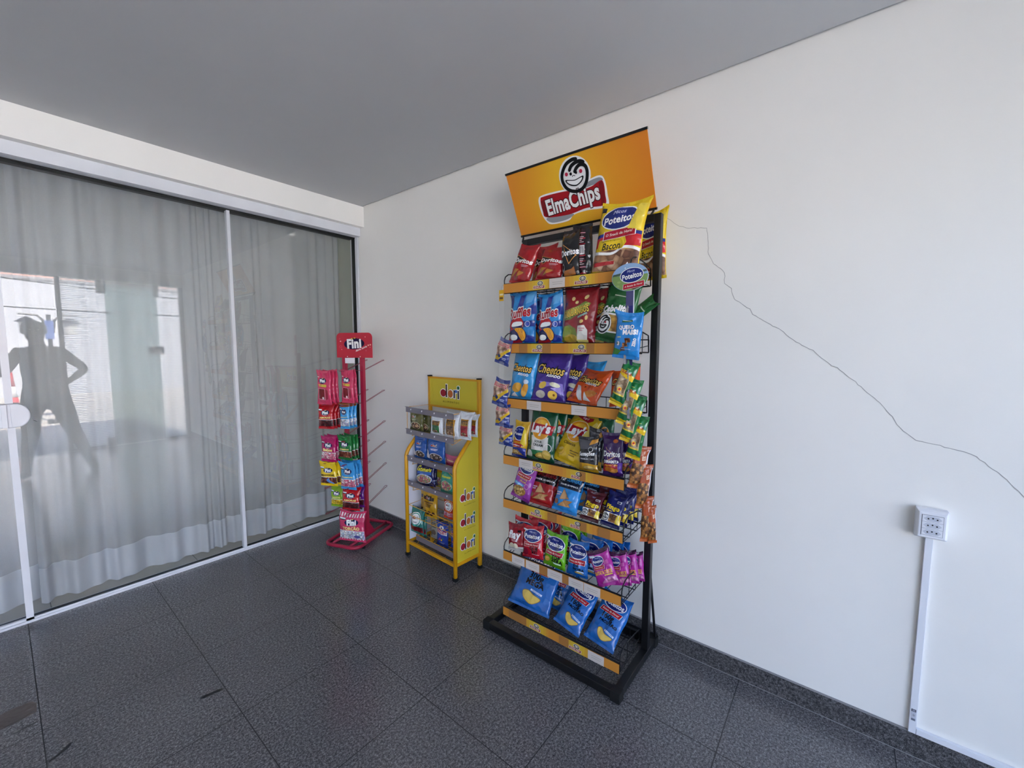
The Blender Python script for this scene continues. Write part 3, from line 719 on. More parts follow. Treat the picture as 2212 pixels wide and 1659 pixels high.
def cheetos(base, extra):
    return [TO('Cheetos', -.02, .66, .80, '#f0c050', BLK, -5, .03, .11, .12, 1.5)[0], TO('Cheetos', -.02, .66, .80, '#f2c65a', BLK, -5, .02, .07, .12, 1.45), T('ASSADO', .1, .515, .42, WHT, -6, .05), extra]
def popc(base, band, words):
    return [R(-.6, .56, .6, .92, band), R(-.6, .92, .6, 1, base), words, tri([(-.12, .55), (.2, .30), (-.2, .24)], '#c2986a', '#8a5c34'), tri([(-.30, .06), (.28, .10), (.06, .27)], '#c89a60', '#8e6034'), tri([(-.06, .24), (.34, .27), (.1, .10)], '#b8864e', '#84562c'),
            E(-.34, .17, .09, .07, '#8a5a3a'), T('PIPOCA', -.30, .42, .26, WHT, 4, .05), T('DOCE', -.32, .36, .2, WHT, 4, .05)]
def wave(base, l1):
    return [E(0, .62, .34, .235, '#f4e2b8'), E(0, .62, .325, .225, '#e89a1c'), E(.03, .70, .2, .1, '#f4bc3c'), P([(-.46, .53), (.40, .51), (.46, .70), (-.40, .715)], '#a8141f'), T("Lay's", -.01, .60, .72, WHT, 3, .055, .15, 1.15), l1]
def stick(base, pan):
    return [lines(-.1, .1, .86, 2, .03, .015, '#8a90c0'), R(.14, .72, .36, .80, '#c8ccd8'), R(.17, .735, .33, .775, base), T('Pingo', 0, .53, .74, '#f2d21e', -4, .05, .05, 1.1), T("d'ouro", -.16, .43, .3, '#f2d21e', -4, .03, .1),
            R(-.6, .06, .6, .36, WHT), P([(-.1, .07), (.28, .07), (.36, .33), (-.1, .35)], 'stick_bits'), P([(.26, .04), (.6, .04), (.6, .36), (.34, .36)], pan), R(-.6, 0, .6, .05, base), smile(-.28, .2, .2, .7)]
def potbag(base, words, extra, s=.8, y=.74):
    return [potlogo(.0, y, s), words, extra, R(-.45, .90, -.22, .95, '#d8dde4')]
def pettiz(lab):
    return [P([(-.3, .05), (.34, .05), (.36, .82), (-.28, .82)], '#ece6dc'), P([(-.27, .07), (.31, .07), (.31, .54), (-.27, .54)], lab), P([(-.27, .52), (.32, .52), (.34, .80), (-.26, .80)], '#a8761c'), T('PETTIZ', .03, .66, .52, '#3a1c0c', 0, .04, 0, 2.1),
            lines(-.18, .22, .44, 3, .05, .02, '#2a1a14'), E(.02, .16, .2, .07, 'brown_nuts'), ('L', [E(-.42 + .84 * ((i * 37) % 19) / 18, .05 + .93 * ((i * 53) % 23) / 22, .014, .01, '#6a7c8c', 0, 8) for i in range(40) if abs(-.42 + .84 * ((i * 37) % 19) / 18) > .33])]
def doripack(base, bx):
    return [E(0, .62, .40, .30, WHT), E(0, .62, .36, .27, base), E(0, .62, .30, .23, WHT), dori(-.06, .66, .16, .7), lines(-.12, .14, .50, 2, .04, .02, '#5a5a60'), R(-.6, .06, .6, .30, bx), E(.0, .34, .3, .05, base)]

DES = {
 'red_tri': ('#a3151b', [outline_tri([(-.44, .76), (.14, .63), (-.30, .44)], '#d98a3a', '#2a0a0c'), T('Doritos', .02, .585, .88, WHT, -3, .035, .06), lines(.02, .36, .45, 2, .035, .014, '#e8b8c0'), tri([(-.42, .05), (-.02, .33), (-.28, .35)]), tri([(-.16, .06), (.26, .26), (-.02, .30)], '#c07a30')], 1),
 'black_tri': ('#161618', [outline_tri([(-.36, .72), (.42, .42), (-.02, .26)], '#d08a4a', '#161618'), T('Doritos', .02, .51, .94, '#e8e8ea', 0, .04, 0, 1.6), RG(-.34, .2, .09, .09, .75, '#8a8a8e'), tri([(-.36, .02), (.34, .04), (.28, .2)], '#a8632c', '#7a3f1a'), P([(-.34, .03), (.3, .03), (.28, .16), (-.30, .14)], '#a8662e')], 3),
 'black_back': ('#161618', [R(-.36, 0, .16, 1, '#2a0e14'), [R(-.36, .06 + .115 * i, .16, .075 + .115 * i, ('#c02a3c', '#d890a0', '#8a1a2a')[i % 3]) for i in range(8)], R(-.3, .44, .12, .62, '#d8d4d8'), ('L', [R(-.27 + .034 * i, .46, -.27 + .034 * i + .009 + .008 * (i % 3), .60, '#202024') for i in range(11)]), lines(-.28, .08, .78, 4, .035, .012, '#d8c8cc'), lines(-.28, .08, .34, 4, .035, .012, '#d8c8cc'), T('45', .34, .38, .16, WHT, 90, .03)], 4),
 'bacon': ('#e2c01c', [R(-.6, .36, .6, .56, '#c81e26'), P([(-.6, .50), (.12, .56), (.6, .52), (.6, .58), (.1, .6), (-.6, .56)], '#28307e'), R(-.6, .0, .6, .32, 'bacon_bits'), SM([(-.6, .28), (-.1, .24), (.2, .33), (.6, .26), (.6, .30), (.2, .37), (-.1, .28), (-.6, .32)], WHT), P([(-.44, .30), (.14, .33), (.22, .42), (.16, .53), (-.40, .47)], '#e8c81e'), P([(-.41, .318), (.12, .346), (.195, .42), (.145, .51), (-.375, .455)], '#8a6a10'), P([(-.40, .322), (.117, .35), (.19, .42), (.142, .505), (-.37, .45)], '#e6c41c'), T('Bacon', -.11, .375, .40, BLK, 5, .02, .35, 1.3), T('Salgadinho de trigo sabor', -.12, .455, .42, '#3a2c0a', 6, 0, .2),
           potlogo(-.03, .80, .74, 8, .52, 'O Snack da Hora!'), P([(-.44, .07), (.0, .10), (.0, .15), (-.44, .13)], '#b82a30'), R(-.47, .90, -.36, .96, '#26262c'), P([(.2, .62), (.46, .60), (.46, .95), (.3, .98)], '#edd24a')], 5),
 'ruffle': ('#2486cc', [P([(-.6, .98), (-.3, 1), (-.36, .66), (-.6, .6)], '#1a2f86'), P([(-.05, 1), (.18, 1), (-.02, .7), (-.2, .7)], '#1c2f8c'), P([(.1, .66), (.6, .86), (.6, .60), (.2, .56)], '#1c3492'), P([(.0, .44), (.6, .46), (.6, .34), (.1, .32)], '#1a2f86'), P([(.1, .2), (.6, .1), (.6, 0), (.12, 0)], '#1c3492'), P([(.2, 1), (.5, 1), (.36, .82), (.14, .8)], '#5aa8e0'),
            E(-.14, .38, .30, .17, '#171b52'), E(-.14, .40, .28, .15, '#b81420'), E(-.12, .36, .22, .085, '#171b52'), SM([(-.32, .345), (.06, .36), (.08, .43), (-.26, .43)], WHT), E(-.2, .13, .34, .17, '#b81420'), E(-.2, .17, .24, .12, '#171b52'), E(-.24, .12, .14, .06, WHT),
            SM([(-.22, .30), (.08, .31), (.22, .18), (.2, .07), (.08, .03), (-.03, .08), (-.1, .2)], '#171b52'), SM([(-.19, .295), (.07, .30), (.19, .18), (.17, .08), (.08, .045), (.0, .09), (-.08, .2)], '#eaa41e'), ('L', [P([(-.14 + .07 * i, .29), (-.12 + .07 * i, .29), (.05 + .05 * i, .09), (.035 + .05 * i, .085)], '#b8700e') for i in range(3)]), RG(.27, .385, .09, .06, .82, '#cfd8f0'), E(.27, .385, .07, .045, '#2a46a8'),
            TO('Ruffles', -.06, .63, .82, '#b5151f', WHT, 4, .035, .10, .05, 1.5)], 6),
 'corn_red': ('#8f1a22', [E(-.17, .84, .05, .04, '#e8d08a'), E(-.05, .77, .05, .03, '#e8d08a', 30), E(.22, .86, .07, .035, '#e8d08a', 40), E(.16, .40, .06, .035, '#e8c880', 20), E(.29, .47, .04, .045, '#e8c880'), P([(-.6, .42), (-.2, .44), (.3, .66), (.36, .74), (.2, .78), (-.3, .60), (-.6, .56)], '#7a8a3a'), P([(-.6, .47), (-.2, .48), (.32, .69), (.3, .75), (-.3, .63), (-.6, .60)], '#c8c060'),
             TO('FANDANGOS', -.05, .59, .76, '#f0cc4c', '#2c1a0c', 14, .03, .085, .1, 2.1), T('ASSADO', .16, .52, .3, '#9adcd0', 22, .05), P([(-.6, 0), (.1, 0), (.0, .26), (-.2, .34), (-.6, .30)], '#6f7a2a'), E(-.3, .2, .16, .12, '#8fa03a'), E(-.16, .08, .22, .08, '#c0a030'), P([(.04, .03), (.32, .03), (.34, .24), (.26, .33), (.06, .32)], '#e8e4da'), lines(.09, .27, .26, 2, .04, .02, '#c88a90'), P([(.05, .0), (.34, .0), (.36, .06), (.03, .06)], '#e8d87a')], 7),
 'onion': ('#22602e', [lines(-.2, .3, .84, 1, .04, .018, '#b8c8b0'), T('Cebolitos', .0, .60, .9, WHT, 12, .06, .3, 1.35), P([(-.6, .10), (.6, .16), (.6, .52), (-.6, .48)], WHT), P([(-.56, .13), (.6, .19), (.6, .49), (-.5, .45)], 'chip_bits'), R(-.6, 0, .6, .06, '#22602e'), smile(-.26, .27, .24, .82), E(-.2, .3, .03, .02, '#c02838')], 8),
 'cheese_lightblue': ('#2e94d0', [cheetos('', [E(-.12, .22, .2, .1, '#d8a23a', 30), E(.2, .18, .12, .16, '#e8a22c', -20), E(.16, .10, .1, .06, '#eeb24a'), P([(-.4, .02), (-.1, .02), (-.2, .12)], '#e8e8ea'), E(.24, .36, .1, .05, '#d8e8f4')])], 9),
 'cheese_purple': ('#46308a', [cheetos('', [P([(-.3, .38), (.4, .36), (.46, .1), (.2, .3), (-.1, .26)], '#8f7ccc'), E(-.16, .30, .12, .07, '#d8b44a', 40), E(.2, .32, .15, .05, '#e4dfc0', -10), E(.16, .10, .13, .09, '#eec24e'), E(.2, .1, .03, .025, '#7a4a14'), E(-.2, .1, .14, .08, '#c8beb2'), P([(.1, .24), (.36, .28), (.4, .12)], '#a898dc')])], 10),
 'navy_back': ('#1c1c46', [R(-.6, .9, -.1, 1, '#8a1420')], 11),
 'cheese_orange': ('#d0501c', [cheetos('', [('L', [E(-.4 + .13 * i, .06 + .11 * (i * 5 % 4), .035, .014, '#1c120e', 40) for i in range(7)]), P([(-.3, .42), (-.2, .1), (-.12, .0), (.0, .0), (-.06, .2), (-.18, .4)], '#d6d4d2'), E(.2, .22, .2, .1, '#c87a30', 20), P([(.02, .24), (.16, .1), (.3, .02), (.05, .02)], '#d8d4d0')])], 12),
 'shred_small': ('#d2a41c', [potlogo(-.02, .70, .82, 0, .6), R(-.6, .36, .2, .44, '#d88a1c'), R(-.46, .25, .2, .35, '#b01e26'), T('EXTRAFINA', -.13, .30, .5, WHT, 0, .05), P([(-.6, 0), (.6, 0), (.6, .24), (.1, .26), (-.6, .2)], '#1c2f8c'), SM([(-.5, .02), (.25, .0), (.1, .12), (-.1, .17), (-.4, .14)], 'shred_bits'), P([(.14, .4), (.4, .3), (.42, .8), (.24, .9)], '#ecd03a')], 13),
 'wave_green': ('#1c5638', [P([(-.3, .12), (.3, .12), (.31, .46), (-.31, .46)], '#d8d6ce'), wave('', [T('SOUR', -.04, .345, .26, '#3a3c34', 0, .04), T('CREAM', -.04, .275, .34, '#3a3c34', 0, .04)]), P([(-.32, .06), (.34, .08), (.3, .18), (-.3, .16)], '#2f7a48'), RG(.30, .25, .13, .085, .86, WHT), E(-.36, .07, .11, .08, '#c8d0c4'), chip(.06, .05, .2, .085, 15, '#c4a848', '#94792c'), chip(.26, .10, .16, .1, -10, '#c8ac4c', '#94792c')], 14),
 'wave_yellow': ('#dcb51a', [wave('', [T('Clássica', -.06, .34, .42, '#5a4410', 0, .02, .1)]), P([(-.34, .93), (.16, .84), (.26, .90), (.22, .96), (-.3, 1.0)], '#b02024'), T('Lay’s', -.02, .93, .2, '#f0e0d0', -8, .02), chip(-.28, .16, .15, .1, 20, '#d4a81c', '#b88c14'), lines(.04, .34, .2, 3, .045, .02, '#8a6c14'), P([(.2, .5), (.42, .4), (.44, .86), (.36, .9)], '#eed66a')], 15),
 'premium_black': ('#17171b', [P([(-.6, .66), (.2, .70), (.6, .9), (.6, 1), (-.6, 1)], '#4a4a50'), P([(.1, .82), (.6, .92), (.6, 1), (.2, 1)], '#c88a2c'), T('Sensações', -.04, .52, .82, WHT, 4, .03, .35, 1.6), RG(.18, .68, .12, .08, .86, WHT), T('PREMIUM CHIPS', .0, .36, .7, '#c8c8cc', 0, .01), P([(-.6, 0), (.6, 0), (.6, .16), (.0, .22), (-.6, .24)], '#c8961c'), chip(.06, .07, .3, .07, 0, '#c8a860', '#8a6a2c')], 16),
 'tri_purple': ('#3c1a5c', [outline_tri([(-.34, .70), (.22, .46), (-.16, .34)], '#d8a070', '#3c1a5c'), T('Doritos', .0, .52, .86, WHT, 0, .03, 0, 1.5), T('DINAMITA', .0, .315, .74, WHT, 0, .05, 0, 1.4), R(-.6, .05, .6, .25, '#b02438'), T("Flamin' Hot", .0, .225, .72, '#f0b01e', 4, .02, .3), E(-.08, .1, .3, .07, '#c8762c', -12), E(.12, .07, .2, .05, '#d89040', 20), R(.3, 0, .6, .3, '#6a3aa8'), E(.2, .86, .12, .05, '#c8622c')], 17),
 'shred_purple': ('#943a9a', [potlogo(.0, .83, .78, 0, .46), T('BATATA', .04, .53, .40, '#f0c83c', -6, .03), T('PALHA', .04, .455, .34, '#f0c83c', -6, .03), P([(-.42, .33), (.12, .30), (.16, .385), (-.38, .42)], '#5aa0d8'), T('EXTRAFINA', -.12, .36, .42, '#e0f0fa', -5, .03), E(-.04, .19, .34, .14, 'shred_bits'), RG(.28, .36, .11, .07, .84, '#d8a0c8'), R(-.3, .03, .2, .05, '#e8b8e0')], 18),
 'pop_red': ('#a61a1c', [popc('#7a1216', '#1a1012', [T('POPCORNERS', 0, .82, .84, '#8a1a20', 0, .04, .1, 1.6), T('SNACK DE PIPOCA', .02, .66, .8, WHT, 0, .04, .1)])], 19),
 'pop_blue': ('#2a90dc', [popc('#2a7fbe', '#101c34', [T('POP', -.29, .81, .26, WHT, 0, .05, .1, 1.8), T('CORNERS', .14, .81, .56, '#4aa0e0', 0, .05, .1, 1.55), T('SNACK DE PIPOCA', .02, .655, .72, '#e8ecf0', 0, .04, .1)])], 20),
 'stick_maroon': ('#521420', [stick('#521420', '#e0c81e')], 21),
 'stick_navy': ('#171e62', [stick('#171e62', '#e8c82c')], 22),
 'garlic': ('#8e1824', [T('flay', -.02, .58, .72, WHT, -2, .04, 0, 1.3), lines(-.2, .2, .40, 2, .05, .02, '#e0b0b0'), P([(-.6, 0), (.6, 0), (.6, .14), (.1, .12), (-.6, .2)], '#d8d4d0'), E(-.18, .17, .16, .11, '#e8dcc0'), E(.06, .15, .13, .13, '#f0e6cc'), R(.16, .74, .38, .84, '#2a1418')], 23),
 'chip_red': ('#bf142a', [potbag('', [T('QUE', .12, .27, .42, BLK, -3, .045), T('RO', .16, .14, .30, BLK, -3, .045)], [lines(.0, .36, .06, 1, .03, .02, '#f0a0b0'), E(-.3, .12, .14, .14, '#8f1230')], .84)], 24),
 'chip_green': ('#6cb51c', [potbag('', [T('TOP', .12, .29, .40, BLK, -4, .045), T('ZERA', .16, .17, .52, BLK, -4, .045)], [R(.0, .06, .34, .11, '#d8f0d0'), chip(-.3, .16, .14, .09, 20)], .84)], 25),
 'chip_blue': ('#1c66b6', [potbag('', [T('DA', .02, .29, .26, BLK, -4, .045), T('HORA', .12, .17, .52, BLK, -4, .045)], [R(.05, .08, .36, .125, '#cfe4f8'), chip(.18, .02, .26, .06, -14)], .84)], 26),
 'sweet_magenta': ('#ab2490', [potlogo(-.12, .74, .56, 0, .62), P([(.16, .58), (.36, .60), (.36, .72), (.18, .70)], '#c858a8'), T('BATATA DOCE', .0, .36, .82, '#e8a83c', 0, .05, 0, 2.0), R(.02, .245, .38, .275, '#f0d03c'), SM([(-.2, .0), (.45, .0), (.4, .14), (.2, .2), (.0, .14)], '#b06a9c'), ('L', [E(.06 + .1 * i, .06 + .05 * (i % 2), .09, .06, ('#c878a8', '#d890b0', '#b8609a')[i % 3], 30) for i in range(4)]), R(-.6, .95, .6, 1, '#3a1436'), R(-.44, .86, -.2, .93, '#d8dde4')], 27),
 'big_blue_a': ('#1c64b2', [potlogo(.0, .895, .64, -2, .46), T('300g', .02, .57, .36, BLK, -4, .025, 0, 1.1), T('MEGA', .04, .45, .46, BLK, -4, .045, 0, 1.0), P([(-.02, .305), (.26, .265), (.27, .30), (-.01, .34)], '#cfe4f8'), T('ORIGINAL', .125, .303, .22, '#2a5aa0', -8, .02), SM([(-.2, .26), (-.16, .14), (.0, .06), (.14, .09), (.26, .20), (.08, .25), (-.06, .3)], '#8a6a20'), SM([(-.19, .255), (-.15, .145), (.0, .068), (.135, .098), (.245, .20), (.07, .24), (-.06, .285)], '#dcbc5a'), lines(-.34, -.06, .05, 2, .03, .01, '#123f80')], 28),
 'big_blue_b': ('#1c64b2', [potlogo(.02, .86, .74, -3, .43), T('160g', .0, .53, .40, BLK, -4, .025, 0, 1.1), T('PACOTÃO', .08, .42, .60, BLK, -4, .045, 0, .95), P([(.06, .245), (.38, .20), (.39, .24), (.07, .285)], '#cfe4f8'), T('ORIGINAL', .225, .243, .26, '#2a5aa0', -8, .02), SM([(-.14, .25), (-.1, .12), (.06, .05), (.22, .08), (.36, .18), (.12, .2), (-.02, .28)], '#8a6a20'), SM([(-.13, .245), (-.09, .125), (.06, .058), (.215, .088), (.345, .178), (.11, .19), (-.02, .265)], '#dcbc5a')], 29),
 'nut_pack': ('#2a3c88', [P([(-.6, .3), (-.1, .3), (.3, .62), (.6, .78), (.6, .96), (-.6, .96)], 'nut_bits'), P([(-.6, .06), (-.2, .06), (.26, .44), (.6, .74), (.6, .84), (.2, .58), (-.3, .26), (-.6, .24)], '#d8b020'), TO('BILUZITOS', -.02, .85, .84, '#c02a3c', '#f4e0d8', -2, .04, .10, .1, 1.6), E(-.12, .3, .1, .09, '#23305e'), lines(.05, .38, .22, 2, .07, .03, '#cfd8f0'), R(.3, .4, .6, .46, '#d0d4dc')], 30),
 'bite_blue': ('#1d82cc', [P([(-.6, 0), (-.3, 0), (-.14, .13), (-.6, .2)], '#2c7a24'), P([(-.24, .82), (.16, .86), (.16, .91), (-.22, .87)], '#1f5a34'), T('Paçoquita', -.03, .866, .3, '#dfe8d8', 5, .02, .2) if False else lines(-.2, .12, .868, 1, .02, .012, '#cfe0c8'), T('QUERO', -.06, .71, .60, WHT, 8, .05, 0, 1.25), T('MAIS!', .1, .605, .56, WHT, 6, .07, .05, 1.2), [P([(-.1 + .05 * i + dx, .44 - .115 * i), (.12 + .0 * i + dx, .46 - .115 * i), (.16 + dx, .355 - .11 * i), (-.04 + dx, .335 - .11 * i)], 'granola_bits') for i, dx in ((0, .02), (1, -.08), (2, -.17))], T('ZERO', .3, .36, .34, WHT, 84, .06, 0, 1.1), T('3', -.3, .30, .1, WHT, 0, .06), E(-.3, .3, .085, .055, '#1f6a4a'), T('3', -.3, .30, .1, WHT, 0, .06), T('ZERO', -.30, .46, .16, '#d8d84a', 6, .05), lines(-.16, .2, .17, 1, .03, .012, '#a8d0f0')], 31),
 'peanut_green': ('#1d6f36', [P([(-.6, .22), (.3, .20), (.3, .72), (-.6, .78)], '#e6d8a0'), P([(-.6, .24), (.26, .22), (.26, .74), (-.6, .78)], 'peanut_bits'), P([(-.6, .74), (.6, .60), (.6, .72), (-.1, .84), (-.6, .84)], '#eac21c'), T('QUERVA', -.06, .785, .74, '#a8321c', -8, .06, 0, 1.4), T('Amendoim', 0, .87, .3, '#c8d84a', -4, .02) if False else lines(-.1, .12, .89, 1, .02, .012, '#b8c84a'), E(-.1, .36, .14, .06, '#e8b01c'), E(-.1, .36, .075, .035, '#c03c1a'), P([(-.6, .22), (.28, .2), (.26, .24), (-.6, .26)], '#d8c03c'), P([(-.6, 0), (.6, 0), (.3, .05), (-.6, .09)], '#e8c41c'), R(.22, .12, .36, .17, '#2a4a44')], 32),
 'pretzel_brown': ('#a44a20', [P([(-.6, .06), (.34, .06), (.30, .56), (-.1, .62), (-.6, .58)], 'stick_bits'), T('ES', .16, .76, .3, '#e8c8a8', 10, .05, .1, 1.4), P([(.34, 0), (.6, 0), (.6, 1), (.4, 1)], '#d8d8dc'), R(-.6, 0, .34, .05, '#b8602a')], 33),
 # hook stand
 'tube_pink': ('#cf3a60', [R(-.44, .84, -.28, .86, '#e8d8dc'), finilogo(-.05, .73, .27, .58), T('TUBES', -.05, .57, .6, '#d8c83c', 0, .06), P([(-.36, .12), (.14, .10), (.14, .47), (-.36, .48)], '#e8a8b8'), P([(-.34, .13), (.12, .12), (.12, .46), (-.34, .47)], '#8e1420'), [R(-.31 + .085 * i, .13, -.27 + .085 * i, .465, '#5c0c14') for i in range(5)], E(.0, .16, .07, .04, '#e8c8cc'), P([(.18, .1), (.34, .14), (.34, .42), (.18, .46)], '#9c2438')], 34),
 'berry_red': ('#bb141e', [fini('#bb141e', 'AMORAS', 'dark_candy')], 35),
 'mallow_blue': ('#3c9cd8', [fini('#3c9cd8', 'MARSHMALLOW', 'white_candy', topc='#8a4a1c', nw=.8), R(-.6, .92, .6, 1, '#8a4a1c')], 36),
 'kiss_magenta': ('#ae125a', [fini('#ae125a', 'Beijos', 'pink_candy', nw=.6)], 37),
 'mini_green': ('#227a38', [fini('#227a38', 'Ursinhos', 'brown_candy', nw=.64)], 38),
 'worm_yellow': ('#e6c416', [fini('#e6c416', 'MINHOCAS', 'brown_candy', nw=.78), T('MINHOCAS', 0, .47, .78, '#3a2c0c', 2, .05), SM([(-.1, .22), (.05, .32), (.12, .2), (.34, .1), (.3, .05), (.06, .1)], '#5a8ac8')], 39),
 'sour_blue': ('#3c98d6', [fini('#3c98d6', 'Dentaduras', 'pink_candy', nw=.72), P([(-.44, .86), (-.1, .92), (-.1, .945), (-.44, .885)], '#8a2a6a')], 40),
 'banana_lime': ('#84ae28', [fini('#84ae28', 'BANANAS', 'yellow_candy', nw=.66)], 41),
 'grape_purple': ('#6a2090', [fini('#6a2090', 'UVAS', 'dark_candy', nw=.5)], 42),
 'twist_pink': ('#cc3a64', [fini('#cc3a64', 'TORÇÃO', 'white_candy', nw=.66), ('L', [R(-.5 + .1 * i, .88, -.45 + .1 * i, 1, '#f0e0e4') for i in range(10)]), ('L', [R(-.5 + .1 * i, 0, -.45 + .1 * i, .06, '#f0e0e4') for i in range(10)]), E(.22, .16, .12, .06, '#5a5a9a')], 43),
 # yellow stand
 'olive_nut': ('#5c5a2e', [dori(-.1, .74, .13, .85), lines(-.2, .14, .6, 2, .05, .02, '#c8c8a0'), E(.06, .24, .34, .22, '#d8d4b0'), E(.06, .23, .31, .2, 'brown_nuts'), P([(-.6, .1), (-.3, .14), (-.3, .42), (-.6, .5)], '#d8dad4')], 44),
 'white_green': ('#dfe2e6', [pettiz('#2c6a34')], 45), 'white_brown': ('#dfe2e6', [pettiz('#7c5c40')], 46), 'white_red': ('#dfe2e6', [pettiz('#a01e2c')], 47),
 'blue_seed': ('#15509e', [dori(-.04, .76, .14, .85), lines(-.16, .2, .58, 2, .05, .025, '#d8e0f0'), E(.08, .2, .34, .2, '#c8ccd4'), E(.09, .19, .31, .18, 'seed_bits'), P([(-.6, .12), (-.26, .06), (-.28, .44), (-.42, .52), (-.6, .5)], '#e0e4ea')], 48),
 'pink_gel': ('#c2607c', [T('GUMMY', .0, .6, .6, '#f0d8a0', -6, .04), R(-.6, 0, .6, .3, '#a8244c')], 49),
 'navy_gum': ('#171650', [TO('Gomets', .0, .83, .76, '#e6dc3a', '#0c0c30', -4, .05, .10, .05, 1.25), P([(-.36, .58), (.4, .56), (.4, .72), (-.34, .74)], '#2e5ea8'), E(.0, .32, .42, .28, '#b8d0e8'), E(.0, .31, .38, .25, 'mix_candy')], 50),
 'lime_gum': ('#a8a424', [E(.1, .3, .36, .26, 'mix_candy'), R(-.6, .86, .6, 1, '#d8901c')], 51),
 'teal_gum': ('#37957c', [T('Gomets', -.04, .76, .66, '#d8dc3a', 2, .05), E(.0, .33, .40, .25, '#a8d0b8'), E(.0, .32, .37, .23, 'mix_candy')], 52),
 'gold_choc': ('#c0921a', [R(-.36, .68, .34, .82, '#3a2410'), R(-.2, .80, .2, .88, '#3a2410'), dori(-.06, .76, .14, .6), T('Amendoim', .02, .60, .6, '#5a2a0c', 2, .04), lines(-.2, .26, .50, 3, .055, .025, '#5a2a0c'), [E(-.32 + .13 * i, .1 + .07 * (i % 2), .09, .055, '#4a1a14') for i in range(6)]], 53),
 'orange_gel': ('#c23c1c', [doripack('#d85a1c', 'pink_candy')], 54), 'teal_gel': ('#2a766c', [doripack('#3a9a8a', 'red_sticks')], 55),
 'grey_choc': ('#98948a', [lines(-.3, .3, .8, 4, .07, .035, '#4a4038'), E(0, .3, .3, .16, '#6a5a4c')], 56),
 'blue_disc': ('#1f3fa4', [E(.0, .84, .2, .1, WHT), E(.0, .83, .08, .04, '#1f3fa4'), P([(-.45, .56), (.45, .52), (.45, .70), (-.45, .74)], '#e4e6ec'), T('DISQUETI', .0, .63, .84, '#b0243a', -3, .06, 0, 1.6), [E(-.14 + .1 * i, .26 + .08 * (i % 2), .06, .045, ('#c8642c', '#b02a3c', '#d8b03c', '#2f7a4a')[i % 4]) for i in range(4)], lines(-.24, .3, .14, 2, .05, .02, '#8aa0d8')], 57),
}
PROTO = {}
def make_bag(design, w, h, name, d=None, back=None, low=.85):
    base, ops, seed = DES[design]
    d = d or min(.075, w * .42)
    if design not in PROTO:
        o = build_bag(name, w, h, d, base, ops, seed, back, low)
        PROTO[design] = (o, w, h, d)
        return o
    p, w0, h0, d0 = PROTO[design]
    o = copy_tree(p)
    o.scale = (w / w0, d / d0, h / h0)
    return o

def pose(o, pos, rotz, lean=0, roll=0, lift=True, w=0):
    M = Matrix.Rotation(rotz, 4, 'Z') @ Matrix.Rotation(RA(-lean), 4, 'X') @ Matrix.Rotation(RA(roll), 4, 'Y')
    o.rotation_euler = M.to_euler()
    o.location = Vector(pos) + Vector((0, 0, w / 2 * abs(sin(RA(roll))) * .75 if lift else 0))
# ------------------------------------------------------------------ the room
H = 2.516            # ceiling height
X0, X1 = -6.6, 0.0   # left wall, set further out unseen to admit more daylight; right wall
YF, YB = -4.75, 0.14 # shop front, line of the sliding glass

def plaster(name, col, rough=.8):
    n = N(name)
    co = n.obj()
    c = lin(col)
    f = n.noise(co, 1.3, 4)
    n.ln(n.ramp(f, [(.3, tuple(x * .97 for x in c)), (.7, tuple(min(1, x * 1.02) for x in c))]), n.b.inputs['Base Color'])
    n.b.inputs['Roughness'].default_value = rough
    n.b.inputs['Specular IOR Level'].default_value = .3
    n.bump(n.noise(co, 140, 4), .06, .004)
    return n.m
M_WALL = plaster('white_wall_paint', '#efede8')
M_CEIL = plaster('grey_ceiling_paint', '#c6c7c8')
M_CRACK = simple('crack_grey', '#a8a6a4', .9)  # grey of the crack line in the plaster
M_WHITEMETAL = simple('white_aluminium', '#d9dbe0', .35, 0, .5)
M_BLACK = simple('black_metal', '#0e0e10', .38, 0, .5, .05)
M_RUBBER = simple('black_rubber', '#0b0b0b', .7)

def granite(name, grout=True, k=1.0):
    n = N(name)
    co = n.obj()
    a = n.noise(co, 120, 3, .6)
    b = n.noise(co, 330, 2, .6)
    s = n.math('ADD', n.math('MULTIPLY', a, .5), n.math('MULTIPLY', b, .5))
    lo, mi, hi = (tuple(v * k for v in c) for c in ((.026, .026, .028), (.128, .124, .128), (.38, .376, .385)))
    c = n.ramp(s, [(.36, lo), (.50, mi), (.66, hi)])
    big = n.noise(co, 1.6, 3)
    mul = n.add('MixRGB', blend_type='MULTIPLY'); mul.inputs[0].default_value = 1
    n.ln(c, mul.inputs[1]); n.ln(n.ramp(big, [(.3, (.82, .82, .84)), (.7, (1.1, 1.1, 1.1))]), mul.inputs[2])
    last = mul.outputs[0]
    rgh = n.math('ADD', n.math('MULTIPLY', b, .12), .12)
    if grout:
        sx = n.add('SeparateXYZ'); n.ln(co, sx.inputs[0])
        g = None
        for ax, off in ((0, .423), (1, .328)):
            t = n.math('DIVIDE', n.math('ADD', sx.outputs[ax], off + 40 * .487), .487)
            d = n.math('MULTIPLY', n.math('ABSOLUTE', n.math('SUBTRACT', n.math('FRACT', n.math('ADD', t, .5)), .5)), .487)
            e = n.math('LESS_THAN', d, .0017)
            g = e if g is None else n.math('MAXIMUM', g, e)
        mx = n.add('MixRGB'); n.ln(g, mx.inputs[0]); n.ln(last, mx.inputs[1]); mx.inputs[2].default_value = (.012, .012, .013, 1)
        last = mx.outputs[0]
        rgh = n.math('MAXIMUM', rgh, n.math('MULTIPLY', g, .8))
    n.ln(last, n.b.inputs['Base Color'])
    n.ln(rgh, n.b.inputs['Roughness'])
    n.b.inputs['Specular IOR Level'].default_value = .5
    return n.m
M_FLOOR = granite('dark_granite_tiles')
M_SKIRT = granite('dark_granite_skirting', False, .62)
